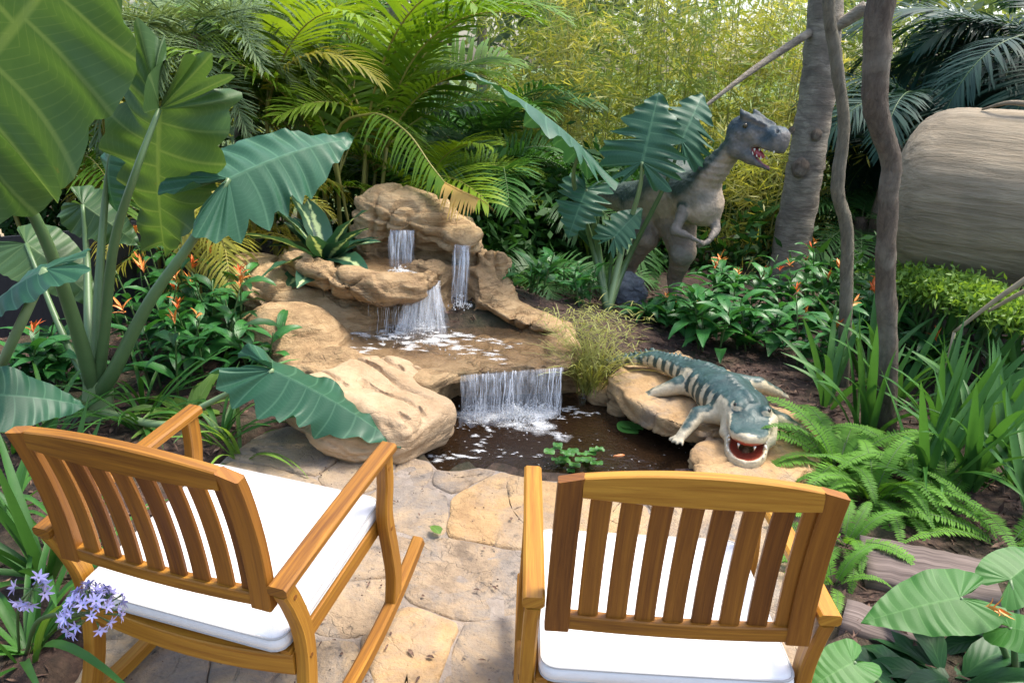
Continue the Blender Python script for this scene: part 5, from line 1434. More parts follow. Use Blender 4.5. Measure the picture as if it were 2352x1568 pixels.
# --- right side: ferns, irises, taro
for x, y, n, m, sc, lab in ((1925, 1085, 26, F_FERN, (.75, 1.15), 'bushy green fern right beside the crocodile head'), (2005, 1150, 22, F_FERN, (.65, .95), 'fern spreading behind the right chair back'), (1940, 1255, 13, F_FERN, (.5, .8), 'fern growing right of the right chair back'), (2175, 1150, 8, F_FERNL, (.7, .95), 'fern with long fronds over the timber sleeper'),
                        (2310, 1255, 11, F_FERNL, (.6, .85), 'fern at the right picture edge beside the sleeper'), (1915, 1345, 12, F_FERN, (.4, .65), 'small fern beside the right chair arm'), (2080, 1090, 18, F_FERN, (.7, 1.0), 'fern at the foot of the thick slim trunk')):
    clump('fern', lab, 'fern', onground(x, y), m, int(n * 1.25), sc, (-.25, .6), .05, 'ferns right of the right chair', part='frond')
for i, (x, y, n, lab) in enumerate(((2125, 1120, 18, 'upright iris clump right of the thick slim trunk'), (2230, 1120, 20, 'upright iris clump in the middle of the right bed'), (2330, 1110, 20, 'upright iris clump at the right picture edge'), (2150, 1030, 18, 'iris clump just behind the nearest irises'), (2270, 1020, 18, 'dark iris clump in the second row at the right'), (1990, 1000, 14, 'iris clump between the two slim trunks'), (2380, 1200, 16, 'iris clump leaning in from the right edge'),
                                   (2060, 930, 14, 'iris clump behind the thick slim trunk'), (2200, 920, 16, 'iris clump in the third row of the right bed'), (2330, 920, 16, 'iris clump in the third row at the right edge'), (1900, 930, 10, 'small iris clump behind the crocodile'), (2000, 880, 12, 'iris clump at the foot of the thin trunk'), (2290, 850, 14, 'iris clump below the pale dry stalks'), (2150, 850, 14, 'iris clump below the bright green ground cover'))):
    clump('iris_plant', lab, 'plant', onground(x, y), S_IRIS if i % 4 else S_IRIS + S_GREEN, n, (.75, 1.1), (0, .38), .07, 'upright strap leaved plants in the right bed')
for x, y, n, lab in ((2340, 1010, 5, 'broad leaved plant among the irises at the right edge'), (2180, 760, 6, 'broad dark plant behind the iris bed'), (2320, 790, 6, 'broad dark plant below the log'), (2060, 850, 5, 'broad green plant behind the thick slim trunk')):
    stemplant(lab, onground(x, y), n, .28, B_DARK + B_CANNA[:2], 7, (.7, 1.1), .15, .16, name='leafy_shrub')
tb = onground(2330, 1560)
ta = thing('taro_plant', 'bright green taro plant in the lower right corner', 'plant', tb)
TB = [tb]
ear_leaf(ta, D(2205, 1372, 1.95), D(2000, 1408, 1.9), (-.1, -.35, .95), M_TARO, 21, pet=TB + [D(2290, 1460, 1.95)], pr=(.012, .006), width=.85, droop=.3, fold=.12, scal=.01, corr=.004)
ear_leaf(ta, D(2320, 1330, 2.2), D(2420, 1250, 2.3), (.0, -.5, .85), M_TARO, 22, pet=TB + [D(2340, 1440, 2.1)], pr=(.012, .006), width=.9, droop=.4, fold=.15, scal=.01, corr=.003)
ear_leaf(ta, D(2320, 1440, 1.9), D(2480, 1470, 1.8), (.0, -.4, .9), M_TARO, 23, pet=TB + [D(2330, 1500, 1.9)], pr=(.012, .006), width=.9, droop=.4, fold=.15, scal=.01, corr=.003)
ear_leaf(ta, D(1960, 1520, 1.62), D(1850, 1575, 1.55), (-.1, -.3, .9), M_TARO, 24, pet=[G(2040, 1600, .0), D(2010, 1560, 1.65)], pr=(.010, .006), width=.9, droop=.4, fold=.1, scal=.01, corr=.003)
link('flower', FLW[0], ta, D(2262, 1392, 1.9) - tb, (1.1, .6, .5), .7)
for x, y, n, m, lab in ((2180, 1560, 16, B_DARK, 'dark broad leaved plant in the lower right corner'), (2300, 1470, 10, B_DARK, 'dark leafy plant below the taro leaf'), (2090, 1590, 10, B_DARK, 'dark strap leaved plant at the bottom right edge')):
    clump('dark_leaf_plant', lab, 'plant', onground(x, y), m, n, (.8, 1.3), (-.1, .9), .06, 'dark plants in the lower right corner')
# ================================================================== TREES, PALMS, FENCE, LOG
def trunk_tree(name, label, pts, Y, radii, mat, cat='tree', sides=14, rough=.06, branches=(), crown=None, base_drop=.05):
    P = [D(x, y, Y) if not isinstance(x, Vector) else x for x, y in pts]
    g = gz(P[-1].x, P[-1].y); P[-1].z = g - base_drop
    base = Vector((P[-1].x, P[-1].y, g))
    path = bezier([p - base for p in P[::-1]], 14)
    rr = np.interp(np.linspace(0, 1, len(path)), np.linspace(0, 1, len(radii)), radii[::-1])
    V, F, U = tube(path, rr, sides)
    cc = np.repeat(path, sides, 0); d = V - cc
    V = cc + d * (1 + rough * (fbm(V + Y, 9, 3) + .7 * fbm(V + Y, 30, 2))[:, None] * 2)
    t = thing(name, label, cat, base)
    link('trunk', mk_mesh('trunk', V, F, mat, True, U), t)
    for bp, br in branches:
        q = bezier([Vector(v) - base for v in bp], 6); V, F, U = tube(q, np.linspace(br[0], br[1], len(q)), 8)
        link('branch', mk_mesh('branch', V, F, mat, True, U), t)
    return t, base, path
def cloud(P, d, L, W, rs, mat, name='foliage'):
    """many single leaves (one kite-shaped face each) as ONE mesh"""
    n = len(P); d = d / (np.linalg.norm(d, axis=1, keepdims=True) + 1e-9)
    a = np.cross(d, rs.normal(size=(n, 3))); a /= np.linalg.norm(a, axis=1, keepdims=True) + 1e-9
    L = np.asarray(L)[:, None]; W = np.asarray(W)[:, None]
    nn = np.cross(d, a)
    V = np.stack([P, P + d * L * .42 + a * W / 2 - nn * W * .12, P + d * L - nn * L * .08, P + d * L * .42 - a * W / 2 - nn * W * .12], 1).reshape(-1, 3)
    F = np.arange(4 * n).reshape(n, 4)
    me = bpy.data.meshes.new(name); me.vertices.add(4 * n); me.vertices.foreach_set('co', V.astype(np.float32).ravel())
    me.loops.add(4 * n); me.loops.foreach_set('vertex_index', F.ravel().astype(np.int32))
    me.polygons.add(n); me.polygons.foreach_set('loop_start', (np.arange(n) * 4).astype(np.int32)); me.polygons.foreach_set('loop_total', np.full(n, 4, np.int32))
    uv = me.uv_layers.new(name='UVMap'); uv.data.foreach_set('uv', np.tile(np.array([0, 0, .4, 1, 1, 0, .4, -1], np.float32), n))
    me.materials.append(mat); me.update(calc_edges=True); me.validate()
    return me
# slim trees at the right
crown_rs = np.random.RandomState(3)
def crown(t, base, centre, r, n, mat, L=.13, W=.05):
    rs = crown_rs; k_ = 14; cs = rs.normal(size=(k_, 3)); cs = cs / np.linalg.norm(cs, axis=1, keepdims=True) * (rs.rand(k_, 1) ** .4) * np.array(r)
    i = rs.randint(0, k_, n); P = cs[i] + rs.normal(size=(n, 3)) * .16 * np.mean(r) + np.array(centre) - np.array(base)
    d = rs.normal(size=(n, 3)); d[:, 2] -= .5
    o = link('crown', cloud(P, d, rs.uniform(.7, 1.2, n) * L, rs.uniform(.7, 1.2, n) * W, rs, mat, 'crown'), t); o['kind'] = 'stuff'
p_top = D(2040, -60, 3.65)
t, b, _ = trunk_tree('slim_tree', 'slim mottled brown tree with a kinked trunk in front of the log', [(Vector((p_top.x + .12, 3.75, 3.3)), 0), (2038, -60), (2014, 130), (2012, 250), (2046, 370), (2040, 460), (2034, 620), (2038, 800), (2036, 1005)], 3.65, [.046, .060, .058, .055, .048, .044, .045, .047, .050, .055], M_BARK)
crown(t, b, (p_top.x + .3, 3.9, 3.7), (.8, .7, .45), 700, L_SHRUB)
p_top = D(1905, -60, 4.3)
t, b, _ = trunk_tree('slim_tree', 'thin pale grey tree with a wavy trunk left of the thicker slim trunk', [(Vector((p_top.x - .05, 4.35, 3.3)), 0), (1906, -60), (1920, 130), (1938, 280), (1926, 400), (1926, 455), (1945, 530), (1943, 700), (1936, 890)], 4.3, [.024, .030, .032, .031, .033, .035, .036, .035, .036, .039], M_BARKG)
crown(t, b, (p_top.x - .1, 4.4, 3.7), (.6, .6, .4), 500, L_SHRUB)
# grey ringed palm trunk behind
pt_, b, _ = trunk_tree('grey_tree', 'broad leaning grey tree trunk behind the dinosaur head', [(1905, -120), (1893, 60), (1880, 200), (1858, 330), (1840, 440), (1815, 580), (1805, 650)], 6.6, [.13, .135, .14, .145, .15, .155, .16], M_PTRUNK, rough=.05,
    branches=[([D(1860, 75, 6.55), D(1760, 140, 6.4), D(1690, 190, 6.2), D(1600, 260, 6.1)], (.035, .012)), ([D(1990, 15, 6.4), D(1930, 55, 6.5), D(1860, 80, 6.6)], (.05, .04))])
for (x, y, r_) in ((1905, 310, .045), (1868, 385, .07), (1848, 300, .03)):
    p = D(x - 30, y, 6.46); V, F = surfnets(lambda P, r_=r_: s_ell(P, (0, 0, 0), (r_, r_ * .6, r_ * 1.2)) + .15 * r_ * fbm(P, 2 / r_, 2), (-.12, -.12, -.12), (.12, .12, .12), .012)
    link('knot', mk_mesh('knot', V, F, M_BARK), pt_, p - b)
tb_, _, _ = trunk_tree('background_tree', 'brown tree trunk standing behind the palms above the waterfall', [(912, -150), (915, 0), (920, 80), (924, 170), (924, 330)], 10.5, [.13, .13, .135, .14, .15], M_BARK)
trunk_tree('background_tree', 'thin grey tree trunk behind the palms left of the bamboo', [(1108, -150), (1108, 20), (1107, 120), (1110, 320)], 12, [.06, .065, .07, .075], M_BARKG, branches=[([D(1145, 100, 11.9), D(1180, 130, 11.8), D(1215, 150, 11.8)], (.02, .01))])
for i, (x, Y, r_, lab) in enumerate(((700, 14, .09, 'grey trunk far behind the yellow palms'), (1010, 15, .07, 'dark thin trunk far behind the waterfall palms'), (1040, 13, .035, 'very thin sapling behind the waterfall palms'), (1520, 13, .06, 'slender trunk far behind the bamboo'), (2130, 11, .09, 'dark trunk far behind the right palms'), (1640, 12, .035, 'thin crooked sapling behind the bamboo'), (240, 12, .1, 'trunk far behind the elephant ear'))):
    trunk_tree('background_tree', lab, [(x + R.uniform(-20, 20), -150), (x, 60), (x + R.uniform(-14, 14), 200), (x, 380)], Y, [r_ * .8, r_ * .9, r_, r_ * 1.1], M_BARKG if i % 2 else M_BARK)

# palms behind the waterfall
gA = 'feathery palms behind the waterfall'
def at(px, py, Y):
    p = D(px, py, Y); return Vector((p.x, Y, gz(p.x, Y)))
BACKAZ = [-2.1, -1.5, -.9, -.3, .3, .9, 1.5, 2.1]
areca('large yellow green palm behind the top boulder of the waterfall', at(800, 400, 6.3), F_ARECA, 6, 5, (.7, 1.5), (1.0, 1.4), (-.35, .35), group=gA, azs=BACKAZ)
areca('yellow green palm between the elephant ear and the waterfall', at(640, 400, 6.4), F_ARECA + F_AREY[:1], 5, 5, (.7, 1.5), (1.0, 1.3), (-.35, .4), group=gA, azs=BACKAZ)
areca('bright green palm behind the waterfall to its right', at(985, 400, 6.7), F_ARECA, 4, 5, (.2, .7), (.9, 1.15), (.0, .6), group=gA, azs=BACKAZ)
areca('green palm behind the edge-on philodendron leaf', at(1160, 400, 7.2), F_PALM, 4, 5, (.5, .9), (1.1, 1.4), (.0, .6), group=gA)
areca('yellowing palm with drooping thin fronds left of the waterfall', at(530, 500, 5.3), F_AREY, 5, 5, (.25, .75), (.75, 1.05), (-.1, .6), group=gA)
palm('low dark palm in the shade right of the top boulder', at(1180, 520, 5.7), F_PALM, 14, sc=(.6, .85), tilt=(.1, .8), name='feather_palm', group=gA, spread=.12)
palm('low dark palm behind the philodendron leaves', at(1290, 500, 6.2), F_PALM, 14, sc=(.7, .95), tilt=(.1, .8), name='feather_palm', group=gA, spread=.12)
palm('dark palm behind the leaf over the waterfall rocks', at(700, 500, 5.6), F_PALM, 12, sc=(.65, .9), tilt=(.0, .8), name='feather_palm', group=gA, spread=.12)
areca('yellow palm at the far left behind the fence', at(300, 400, 5.8), F_AREY + F_ARECA[:2], 5, 5, (.5, 1.1), (.9, 1.2), group=gA)
areca('palm behind the fence at the left edge', at(100, 400, 6.2), F_ARECA, 4, 5, (.5, 1.1), (.9, 1.2), group=gA)
palm('tall grey green date palm with shaggy fronds at the upper left', at(450, 300, 5.8), F_DATE, 36, trunk=1.80, sc=(.8, 1.05), tilt=(-.35, .9), name='date_palm', rad=.09, tmat=M_BARK)
palm('second shaggy grey green date palm left of the yellow palms', at(560, 300, 7.6), F_DATE, 26, trunk=1.7, sc=(.8, 1.05), tilt=(-.3, .9), name='date_palm', rad=.08, tmat=M_BARK)
# drooping half-dry frond over the top boulder
fb = at(830, 400, 5.75)
dp = thing('drooping_frond', 'long arching palm frond with dry orange tip hanging over the top boulder', 'palm frond', fb)
def hang(pts, nl, leafL, leafW, mat0, rad, parent, name, droop=.9, u0=0.0, stemm=M_STEMY):
    path = bezier([Vector(p) - fb for p in pts], 6); n = len(path); mb = MB()
    V, F, U = tube(path, np.linspace(rad, rad * .3, n), 6); mb.add(V, F, None, 1)
    for k_ in range(nl):
        u = u0 + (1 - u0) * (k_ + .5) / nl; q = u * (n - 1); i = min(int(q), n - 2); c = path[i] + (path[i + 1] - path[i]) * (q - i)
        T = path[i + 1] - path[i]; T = T / np.linalg.norm(T); sdv = np.cross(T, [0, 0, 1]); sdv /= np.linalg.norm(sdv)
        for s in (1, -1):
            d = sdv * s * .85 + T * R.uniform(.45, .75) + np.array([0, 0, .12]); d /= np.linalg.norm(d); a = c.copy(); Pp = []; ln = leafL * math.sin(math.pi * (.2 + .72 * u)) * R.uniform(.85, 1.1)
            for g in range(5):
                wv = np.cross(d, [0, 0, 1.0]); wv /= np.linalg.norm(wv) + 1e-6
                w = leafW * (1 - (g / 4) ** 2) + .0005
                Pp += [a + wv * w / 2, a - wv * w / 2]; d = d + np.array([0, 0, -droop * .32]); d /= np.linalg.norm(d); a = a + d * ln / 4
            mb.add(np.array(Pp), [[2 * g, 2 * g + 1, 2 * g + 3, 2 * g + 2] for g in range(4)], [(g // 2 / 4, 1 if g % 2 else -1) for g in range(10)], 0)
    return link(name, mb.mesh(name, mat0, stemm), parent)
hang([fb, D(770, 330, 5.75), D(850, 262, 5.5), D(930, 300, 5.2), D(990, 380, 5.0), D(1030, 430, 4.9)], 30, .36, .020, L_ARECA, .012, dp, 'green_leaflets', .8, .42)
hang([D(1022, 420, 4.9), D(1050, 436, 4.82), D(1075, 448, 4.75), D(1098, 458, 4.7)], 20, .27, .018, L_DEAD, .006, dp, 'dry_leaflets', .8, stemm=L_DEAD)
# dark palms at the upper right
gD = 'dark palms at the upper right'
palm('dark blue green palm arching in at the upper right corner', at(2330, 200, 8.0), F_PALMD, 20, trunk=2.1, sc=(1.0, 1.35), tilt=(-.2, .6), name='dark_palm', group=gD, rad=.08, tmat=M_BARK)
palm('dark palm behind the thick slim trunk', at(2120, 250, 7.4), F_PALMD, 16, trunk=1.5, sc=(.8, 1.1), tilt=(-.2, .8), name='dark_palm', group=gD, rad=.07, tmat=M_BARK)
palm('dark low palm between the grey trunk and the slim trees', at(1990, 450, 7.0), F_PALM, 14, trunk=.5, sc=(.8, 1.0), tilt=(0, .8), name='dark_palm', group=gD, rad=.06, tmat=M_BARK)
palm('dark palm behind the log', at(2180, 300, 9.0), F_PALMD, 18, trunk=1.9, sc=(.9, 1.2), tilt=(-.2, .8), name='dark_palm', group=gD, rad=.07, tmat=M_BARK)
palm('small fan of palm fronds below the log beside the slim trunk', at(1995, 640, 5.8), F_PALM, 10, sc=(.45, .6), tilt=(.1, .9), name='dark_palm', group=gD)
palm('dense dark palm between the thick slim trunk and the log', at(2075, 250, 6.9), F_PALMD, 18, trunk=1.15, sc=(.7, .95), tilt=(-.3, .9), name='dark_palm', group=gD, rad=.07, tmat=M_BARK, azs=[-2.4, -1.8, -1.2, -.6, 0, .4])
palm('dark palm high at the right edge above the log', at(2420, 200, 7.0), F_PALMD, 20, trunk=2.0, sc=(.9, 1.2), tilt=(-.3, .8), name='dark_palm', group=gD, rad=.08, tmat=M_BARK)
palm('green palm behind the tip of the edge-on leaf', at(1110, 300, 8.0), F_PALM, 18, trunk=.9, sc=(1.2, 1.5), tilt=(-.3, .7), name='feather_palm', group=gA, rad=.05, tmat=M_BARK)
palm('green palm low in front of the bamboo', at(1330, 400, 7.4), F_PALM, 16, trunk=.35, sc=(.9, 1.2), tilt=(-.2, .8), name='feather_palm', group=gA, rad=.05, tmat=M_BARK)
# bamboo hedge
rs = np.random.RandomState(11)
M_CULM = plain('bamboo_culm', (.27, .27, .07), .45, .35, 5)
gB = 'bamboo clumps behind the dinosaur'
bam = [(1190, 8.6), (1290, 8.2), (1380, 8.8), (1470, 8.2), (1560, 8.7), (1650, 8.1), (1740, 8.6), (1820, 8.2), (1250, 9.6), (1430, 9.7), (1600, 9.8), (1780, 9.6), (1700, 7.2), (1790, 7.3), (1930, 9.0)]
where = ['at its left end', 'behind the edge-on leaf', 'left of the big lobed leaf', 'behind the big lobed leaf', 'above the dinosaur back', 'left of the dinosaur head', 'behind the dinosaur head', 'behind the grey trunk', 'in the back row left', 'in the back row centre', 'in the back row above the dinosaur neck', 'in the back row right', 'below the dinosaur jaw', 'left of the grey trunk foot', 'between the grey trunk and the slim trees']
for i, ((x, Y), wh) in enumerate(zip(bam, where)):
    b = at(x, 300, Y); low = Y < 7.5
    t = thing('bamboo', 'yellow green bamboo clump ' + wh, 'bamboo', b, 0, gB)
    P = []; n_c = 6; hmax = 1.35 if low else 3.0
    for c in range(n_c):
        o_ = Vector((R.gauss(0, .20), R.gauss(0, .12), -.03)); h = hmax * R.uniform(.75, 1.05); ln = Vector((R.gauss(0, .10), R.gauss(0, .08), 0))
        path = bezier([o_, o_ + Vector((ln.x * .4, ln.y * .4, h * .5)), o_ + ln + Vector((0, 0, h))], 5)
        V, F, U = tube(path, np.linspace(.008, .003, len(path)), 6); link('culm', mk_mesh('culm', V, F, M_CULM, True, U), t)
        for q in np.linspace(.12, 1, 16):
            P.append(path[int(q * (len(path) - 1))])
    P = np.array(P); m = (2600 if Y < 9.2 else 1900) if not low else 1400
    ks = 46 if not low else 34
    SPc = P[rs.randint(0, len(P), ks)] + rs.normal(size=(ks, 3)) * np.array([.27, .22, .12]); SPd = rs.normal(size=(ks, 3)) * np.array([1, 1, .3]); SPd[:, 2] -= .4
    idx = rs.randint(0, ks, m); Q = SPc[idx] + rs.normal(size=(m, 3)) * np.array([.085, .085, .07]) + SPd[idx] * rs.uniform(-.12, .12, (m, 1))
    d = rs.normal(size=(m, 3)) * np.array([1, 1, .5]) + SPd[idx] * .7; d[:, 2] -= .35
    o = link('foliage', cloud(Q, d, rs.uniform(.09, .19, m), rs.uniform(.011, .019, m), rs, (L_BAM, L_BAMY, L_BAMG)[i % 3]), t); o['kind'] = 'stuff'
# shrubs filling the shade between the palms
gS = 'dark shrubs in the shade behind the plants'
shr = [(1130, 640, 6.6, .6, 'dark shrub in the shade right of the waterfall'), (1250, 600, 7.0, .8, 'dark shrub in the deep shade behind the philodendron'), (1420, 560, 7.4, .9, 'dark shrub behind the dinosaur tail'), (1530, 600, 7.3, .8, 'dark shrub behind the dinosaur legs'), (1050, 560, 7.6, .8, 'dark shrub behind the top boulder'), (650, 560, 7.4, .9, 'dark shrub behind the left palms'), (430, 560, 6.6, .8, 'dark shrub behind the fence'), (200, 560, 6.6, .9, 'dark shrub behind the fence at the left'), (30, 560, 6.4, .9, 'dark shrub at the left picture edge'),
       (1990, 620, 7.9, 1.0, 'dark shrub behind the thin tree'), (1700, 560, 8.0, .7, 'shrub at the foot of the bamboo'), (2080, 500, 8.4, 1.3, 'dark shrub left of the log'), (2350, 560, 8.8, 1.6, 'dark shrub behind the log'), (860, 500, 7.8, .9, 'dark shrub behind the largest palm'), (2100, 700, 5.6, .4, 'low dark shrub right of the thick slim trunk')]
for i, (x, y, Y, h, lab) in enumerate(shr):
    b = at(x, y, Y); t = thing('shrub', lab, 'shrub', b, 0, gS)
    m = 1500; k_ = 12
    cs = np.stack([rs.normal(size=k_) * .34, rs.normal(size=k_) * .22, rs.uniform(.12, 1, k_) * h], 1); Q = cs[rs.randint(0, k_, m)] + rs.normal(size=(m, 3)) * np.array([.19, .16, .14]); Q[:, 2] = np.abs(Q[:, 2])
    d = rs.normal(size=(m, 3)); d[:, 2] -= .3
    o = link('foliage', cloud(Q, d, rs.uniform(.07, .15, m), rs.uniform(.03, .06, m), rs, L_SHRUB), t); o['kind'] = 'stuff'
    for c in cs[:5]:
        V, F, U = tube(bezier([(0, 0, -.03), c * .5 + np.array([0, 0, .05]), c], 4), np.linspace(.014, .005, 9), 5); link('branch', mk_mesh('branch', V, F, M_BARK, True, U), t)
# far trees: crowns told apart only as masses of green light and gaps
def farmass(n, x0, x1, Y0, Y1, z0, z1, k_, spread, L, mat, lab, seed):
    q = np.random.RandomState(seed); Yc = q.uniform(Y0, Y1, k_); xc = q.uniform(x0, x1, k_) * Yc; zc = q.uniform(z0, z1, k_)
    i = q.randint(0, k_, n); P = np.stack([xc[i], Yc[i], zc[i]], 1) + q.normal(size=(n, 3)) * np.array([spread, spread, spread * .7]) * (Yc[i] / 14)[:, None]
    P[:, 2] = np.abs(P[:, 2]); d = q.normal(size=(n, 3)); d[:, 2] -= .4
    o = link('far_wood', cloud(P, d, q.uniform(.7, 1.3, n) * L, q.uniform(.7, 1.3, n) * L * .45, q, mat)); tag(o, lab, 'trees', kind='stuff')
farmass(13000, -.75, .1, 11, 18, .0, 4.2, 60, .55, .22, L_FAR, 'hazy green wood behind the palms on the left', 1)
farmass(5500, -.05, .75, 12, 20, .0, 4.2, 60, .6, .22, L_FARY, 'sunlit yellow green wood behind the bamboo', 2)
farmass(3500, .35, .8, 10, 16, .0, 4.0, 40, .5, .22, L_FAR, 'green wood behind the dark palms on the right', 3)
farmass(7000, -.55, .42, 10, 13.5, .0, 3.4, 70, .42, .13, L_FARY, 'bright yellow green thicket behind the palms and bamboo', 6)
farmass(2600, -.8, .8, 20, 34, .0, 3.6, 50, .9, .36, L_FAR, 'distant treeline closing the garden', 4)

# --- black fence at the left
M_BLACK = plain('black_paint', (.012, .013, .018), .55, .3, 9, .2)
M_CANE = plain('weathered_cane', (.30, .24, .15), .6, .4, 14, .3)
fa, fe = at(-160, 700, 4.15), at(345, 700, 4.75)
fz = D(200, 538, 4.5).z
fen = thing('fence', 'black slatted fence with pale canes behind the elephant ear', 'fence', fa)
dv = fe - fa; dvn = dv.normalized(); nrm_ = Vector((-dvn.y, dvn.x, 0))
n_p = 22
for i in range(n_p + 1):
    u = i / n_p; p = dv * u; w = .055 if i < n_p else .12
    V, F, U = sweep([p + Vector((0, 0, -.05)), p + Vector((0, 0, fz * .5)), p + Vector((0, 0, fz + (.05 if i == n_p else R.uniform(-.01, .01))))], w, .02 if i < n_p else .1, dvn, .003)
    link('picket' if i < n_p else 'post', mk_mesh('picket', V, F, M_BLACK, False, U), fen)
for zz in (.18, fz - .12):
    V, F, U = sweep([nrm_ * .03 + Vector((0, 0, zz)), dv * .5 + nrm_ * .03 + Vector((0, 0, zz)), dv * .98 + nrm_ * .03 + Vector((0, 0, zz))], .06, .03, (0, 0, 1), .003)
    link('rail', mk_mesh('rail', V, F, M_BLACK, False, U), fen)
for i in range(26):
    p = dv * ((i + R.random()) / 26) + nrm_ * .09
    V, F, U = tube([p + Vector((0, 0, -.04)), p + Vector((R.uniform(-.01, .01), 0, fz * .5)), p + Vector((R.uniform(-.02, .02), 0, fz * R.uniform(.9, 1.05)))], .011, 6); link('cane', mk_mesh('cane', V, F, M_CANE, True, U), fen)

# --- large weathered log at the right
k = NT('weathered_log')
n1 = k.noise(k.coord('Object', (.7, 4.5, 6)), 2.2, 8, .7, .5); n2 = k.noise(k.coord('Object', (1.4, 16, 22)), 1.5, 5, .7); n3 = k.noise(k.coord('Object'), 2.3, 4)
c = k.ramp(k.math('ADD', k.math('MULTIPLY', n1, .65), k.math('MULTIPLY', n2, .35)), [(.30, (.12, .095, .06)), (.48, (.25, .20, .13)), (.68, (.37, .31, .215))])
k.color(k.mix(k.ramp(n3, [(.45, (0, 0, 0)), (.7, (.6, .6, .6))]), c, (.13, .11, .075))); k.rough(.9); k.bump(k.math('ADD', n1, k.math('MULTIPLY', n2, .4)), .8, .04)
M_LOG = k.m
lc = D(2098, 446, 5.3); lr = .565; ld = Vector((.83, -.56, .0)).normalized()
def f_log(P):
    q = P - v3(lc); t = q @ v3(ld); rad = np.linalg.norm(q - t[:, None] * v3(ld), axis=1)
    return smax(smax(rad - lr * (1 + .02 * np.sin(t * 3)), -t - .10, .32), t - 2.1, .05)
V, F = surfnets(f_log, (lc.x - .55, lc.y - 1.75, lc.z - .65), (lc.x + 2.1, lc.y + .6, lc.z + .65), .03)
N = vnormals(V, F); LM = np.stack([v3(ld), np.array([-ld.y, ld.x, 0]), np.array([0, 0, 1.0])], 1)
V = V + N * (.016 * fbm((V @ LM) * np.array([.6, 4, 4]), 1.2, 4) + .007 * fbm((V @ LM) * np.array([1, 14, 14]), 2, 3))[:, None]
gzl = gz(lc.x, lc.y); bl = Vector((lc.x, lc.y, gzl))
lg = thing('log', 'huge weathered grey brown log lying at the right behind the slim tree', 'log', bl)
lb_ = link('log_body', mk_mesh('log_body', (V - np.array(bl)) @ LM, F, M_LOG), lg); lb_.rotation_euler = Matrix(LM.tolist()).to_euler()
for tq in (.35, 1.3):
    pq = lc + ld * tq; V3, F3, U3 = tube([Vector((pq.x, pq.y, gz(pq.x, pq.y) - .05)) - bl, Vector((pq.x, pq.y, pq.z - lr + .06)) - bl], .16, 14); link('support_stump', mk_mesh('support_stump', V3, F3, M_BARK, True, U3), lg)
V2, F2, U2 = tube(bezier([D(2255, 252, 5.0), D(2320, 236, 4.9), D(2400, 246, 4.8)], 5), np.linspace(.006, .022, 11), 7); link('splinter', mk_mesh('splinter', V2 - np.array(bl), F2, M_LOG, True, U2), lg)
# bright creeping plant that hugs the log
q = np.random.RandomState(21); n = 9000
L_GC = leafmat('bright_ground_cover', (.12, .25, .03), (.28, .44, .07), .45, .5)
tt = q.rand(n); pa = np.array([v3(D(2075, 640, 4.9)), v3(D(2170, 655, 4.6)), v3(D(2260, 690, 4.3)), v3(D(2390, 730, 4.0))]); pi = tt * 3; ii = np.minimum(pi.astype(int), 2); fr_ = (pi - ii)[:, None]
P = pa[ii] * (1 - fr_) + pa[ii + 1] * fr_ + q.normal(size=(n, 3)) * np.array([.08, .10, .040]); d = q.normal(size=(n, 3)); d[:, 2] += .1; d[:, 1] -= .3
gb = onground(2230, 760); 
gc = thing('creeper', 'bright lime green creeping plant draped along the foot of the log', 'plant', (pa[1][0], pa[1][1], gz(pa[1][0], pa[1][1])))
o = link('foliage', cloud(P - np.array(gc.location), d, q.uniform(.03, .07, n), q.uniform(.012, .022, n), q, L_GC), gc); o['kind'] = 'stuff'
for i in range(18):
    u = (i + .5) / 18 * 3; j = min(int(u), 2); tp = pa[j] + (pa[j + 1] - pa[j]) * (u - j)
    bp_ = np.array([tp[0] + R.uniform(-.1, .1), tp[1] + .15, gz(tp[0], tp[1] + .15) - .02]); V, F, U = tube(bezier([bp_, (bp_ + tp) / 2 + np.array([0, .05, .05]), tp], 4), .008, 5)
    link('stem', mk_mesh('stem', V - np.array(gc.location), F, M_STEM, True, U), gc)
# dry stalks in front of the creeper
ds = Vector(D(2190, 800, 3.95)); ds.z = gz(ds.x, ds.y)
dry = thing('dry_stalk', 'pale dry stalks leaning in front of the bright creeper at the right edge', 'stalk', ds)
for a_, b__ in ((D(2192, 762, 3.9), D(2400, 612, 3.7)), (D(2270, 715, 3.85), D(2420, 640, 3.7))):
    V, F, U = tube(bezier([a_ - ds, (a_ + b__) / 2 - ds + Vector((0, 0, .012)), b__ - ds], 6), np.linspace(.008, .018, 13), 6); link('stalk', mk_mesh('stalk', V, F, M_CANE, True, U), dry)
V, F, U = tube(bezier([Vector((0, 0, -.03)), (D(2192, 762, 3.9) - ds)], 4), .008, 6); link('stalk', mk_mesh('stalk', V, F, M_CANE, True, U), dry)

# --- timber sleepers at the lower right
M_SLEEP = wood_mat('weathered_sleeper', (.06, .045, .04), (.16, .125, .11), (.30, .25, .225), .85)
for (a_, b__, w, zt, lab) in (((1985, 1270), (2290, 1335), .30, .05, 'weathered grey brown timber sleeper under the ferns at the right'), ((1940, 1400), (2140, 1470), .17, .02, 'dark half buried timber sleeper below the upper one')):
    A, B = G(*a_, zt), G(*b__, zt); d_ = (B - A); sdv = Vector((-d_.y, d_.x, 0)).normalized()
    n = 12; path = [A.lerp(B, i / n) + Vector((0, 0, -.07)) for i in range(n + 1)]
    V, F, U = sweep([p - A for p in path], w, .14, sdv, .012)
    V = V + .006 * fbm(V, 14, 3)[:, None] * np.array([0, 0, 1.0]) + .004 * fbm(V, 40, 2)[:, None]
    tag(link('timber_sleeper', mk_mesh('timber_sleeper', V, F, M_SLEEP, True, U), None, A), lab, 'timber', 'timber sleepers at the lower right')
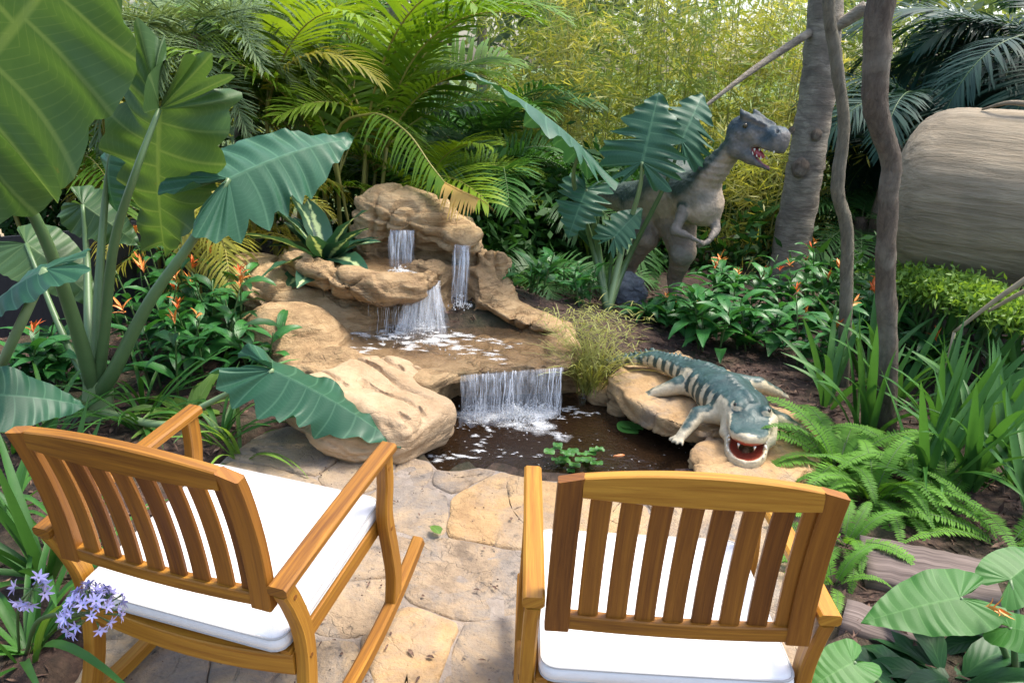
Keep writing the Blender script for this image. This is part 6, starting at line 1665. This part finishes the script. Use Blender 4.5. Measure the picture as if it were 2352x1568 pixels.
# --- mulch chips and litter
q = np.random.RandomState(31); n = 14000
mb_P = []; 
px_ = q.uniform(-3.2, 3.6, 2 * n); py_ = q.uniform(1.0, 6.0, 2 * n)
XY = np.stack([px_, py_], 1).astype(np.float32)
ok = (sd_poly(XY, patio_np) > .03) & (sd_poly(XY, pond_np) > .1)
px_, py_ = px_[ok][:n], py_[ok][:n]; n = len(px_)
P = np.stack([px_, py_, gz_arr(px_.astype(np.float32), py_.astype(np.float32)) + .004], 1); d = q.normal(size=(n, 3)); d[:, 2] *= .25; d[:, 2] += .05
k = NT('bark_chip'); rr_ = k.noise(k.coord('Object'), 30, 2); k.color(k.ramp(rr_, [(.3, (.035, .018, .013)), (.5, (.10, .055, .038)), (.68, (.24, .15, .10)), (.8, (.36, .27, .19))])); k.rough(.9); M_CHIP = k.m
tag(link('mulch', cloud(P, d, q.uniform(.02, .09, n), q.uniform(.006, .02, n), q, M_CHIP)), 'bark chips and twigs lying on the garden beds', 'mulch', kind='stuff')
mb = MB()
for i in range(45):
    p = G(rng.uniform(640, 1220), rng.uniform(1110, 1568), 0); V, F, U = strip(rng.uniform(.006, .035), rng.uniform(.004, .014), .2, -.2, 3, 'lance', .4, 0, 0, 1); a_ = rng.uniform(0, 6.28)
    V = np.stack([V[:, 0] * math.cos(a_) - V[:, 1] * math.sin(a_) + p.x, V[:, 0] * math.sin(a_) + V[:, 1] * math.cos(a_) + p.y, V[:, 2] + .008], 1); mb.add(V, F, U)
tag(link('leaf_litter', mb.mesh('leaf_litter', M_CHIP)), 'small dry leaves scattered on the flagstones', 'leaf litter', kind='stuff')
mb = MB(); q = np.random.RandomState(41)
for i in range(1500):
    x, y = q.uniform(-1.3, .95), q.uniform(.9, 3.1)
    if float(vnoise(np.array([[x, y, 3.0]]), 4.0)[0]) + .6 * q.normal() < .35 or sd_poly(np.array([[x, y]], np.float32), patio_np)[0] > -.03: continue
    s_ = q.uniform(.0012, .0045); mb.add(ICO[0] * s_ * np.array([1, q.uniform(.6, 1.4), .6]) + np.array([x, y, .006 + s_ * .3]), ICO[1])
tag(link('grit', mb.mesh('grit', M_CHIP)), 'dark grit and crumbs strewn over the flagstones', 'grit', kind='stuff')
p = G(1010, 1232, 0); V, F, U = strip(.06, .045, .25, -.1, 5, 'oval', .3, 0, 0, 2)
tag(link('fallen_leaf', mk_mesh('fallen_leaf', V, F, L_LIME, True, U), None, (p.x, p.y, .012), (0, 0, .7)), 'single small bright green leaf lying on the flagstones', 'leaf')
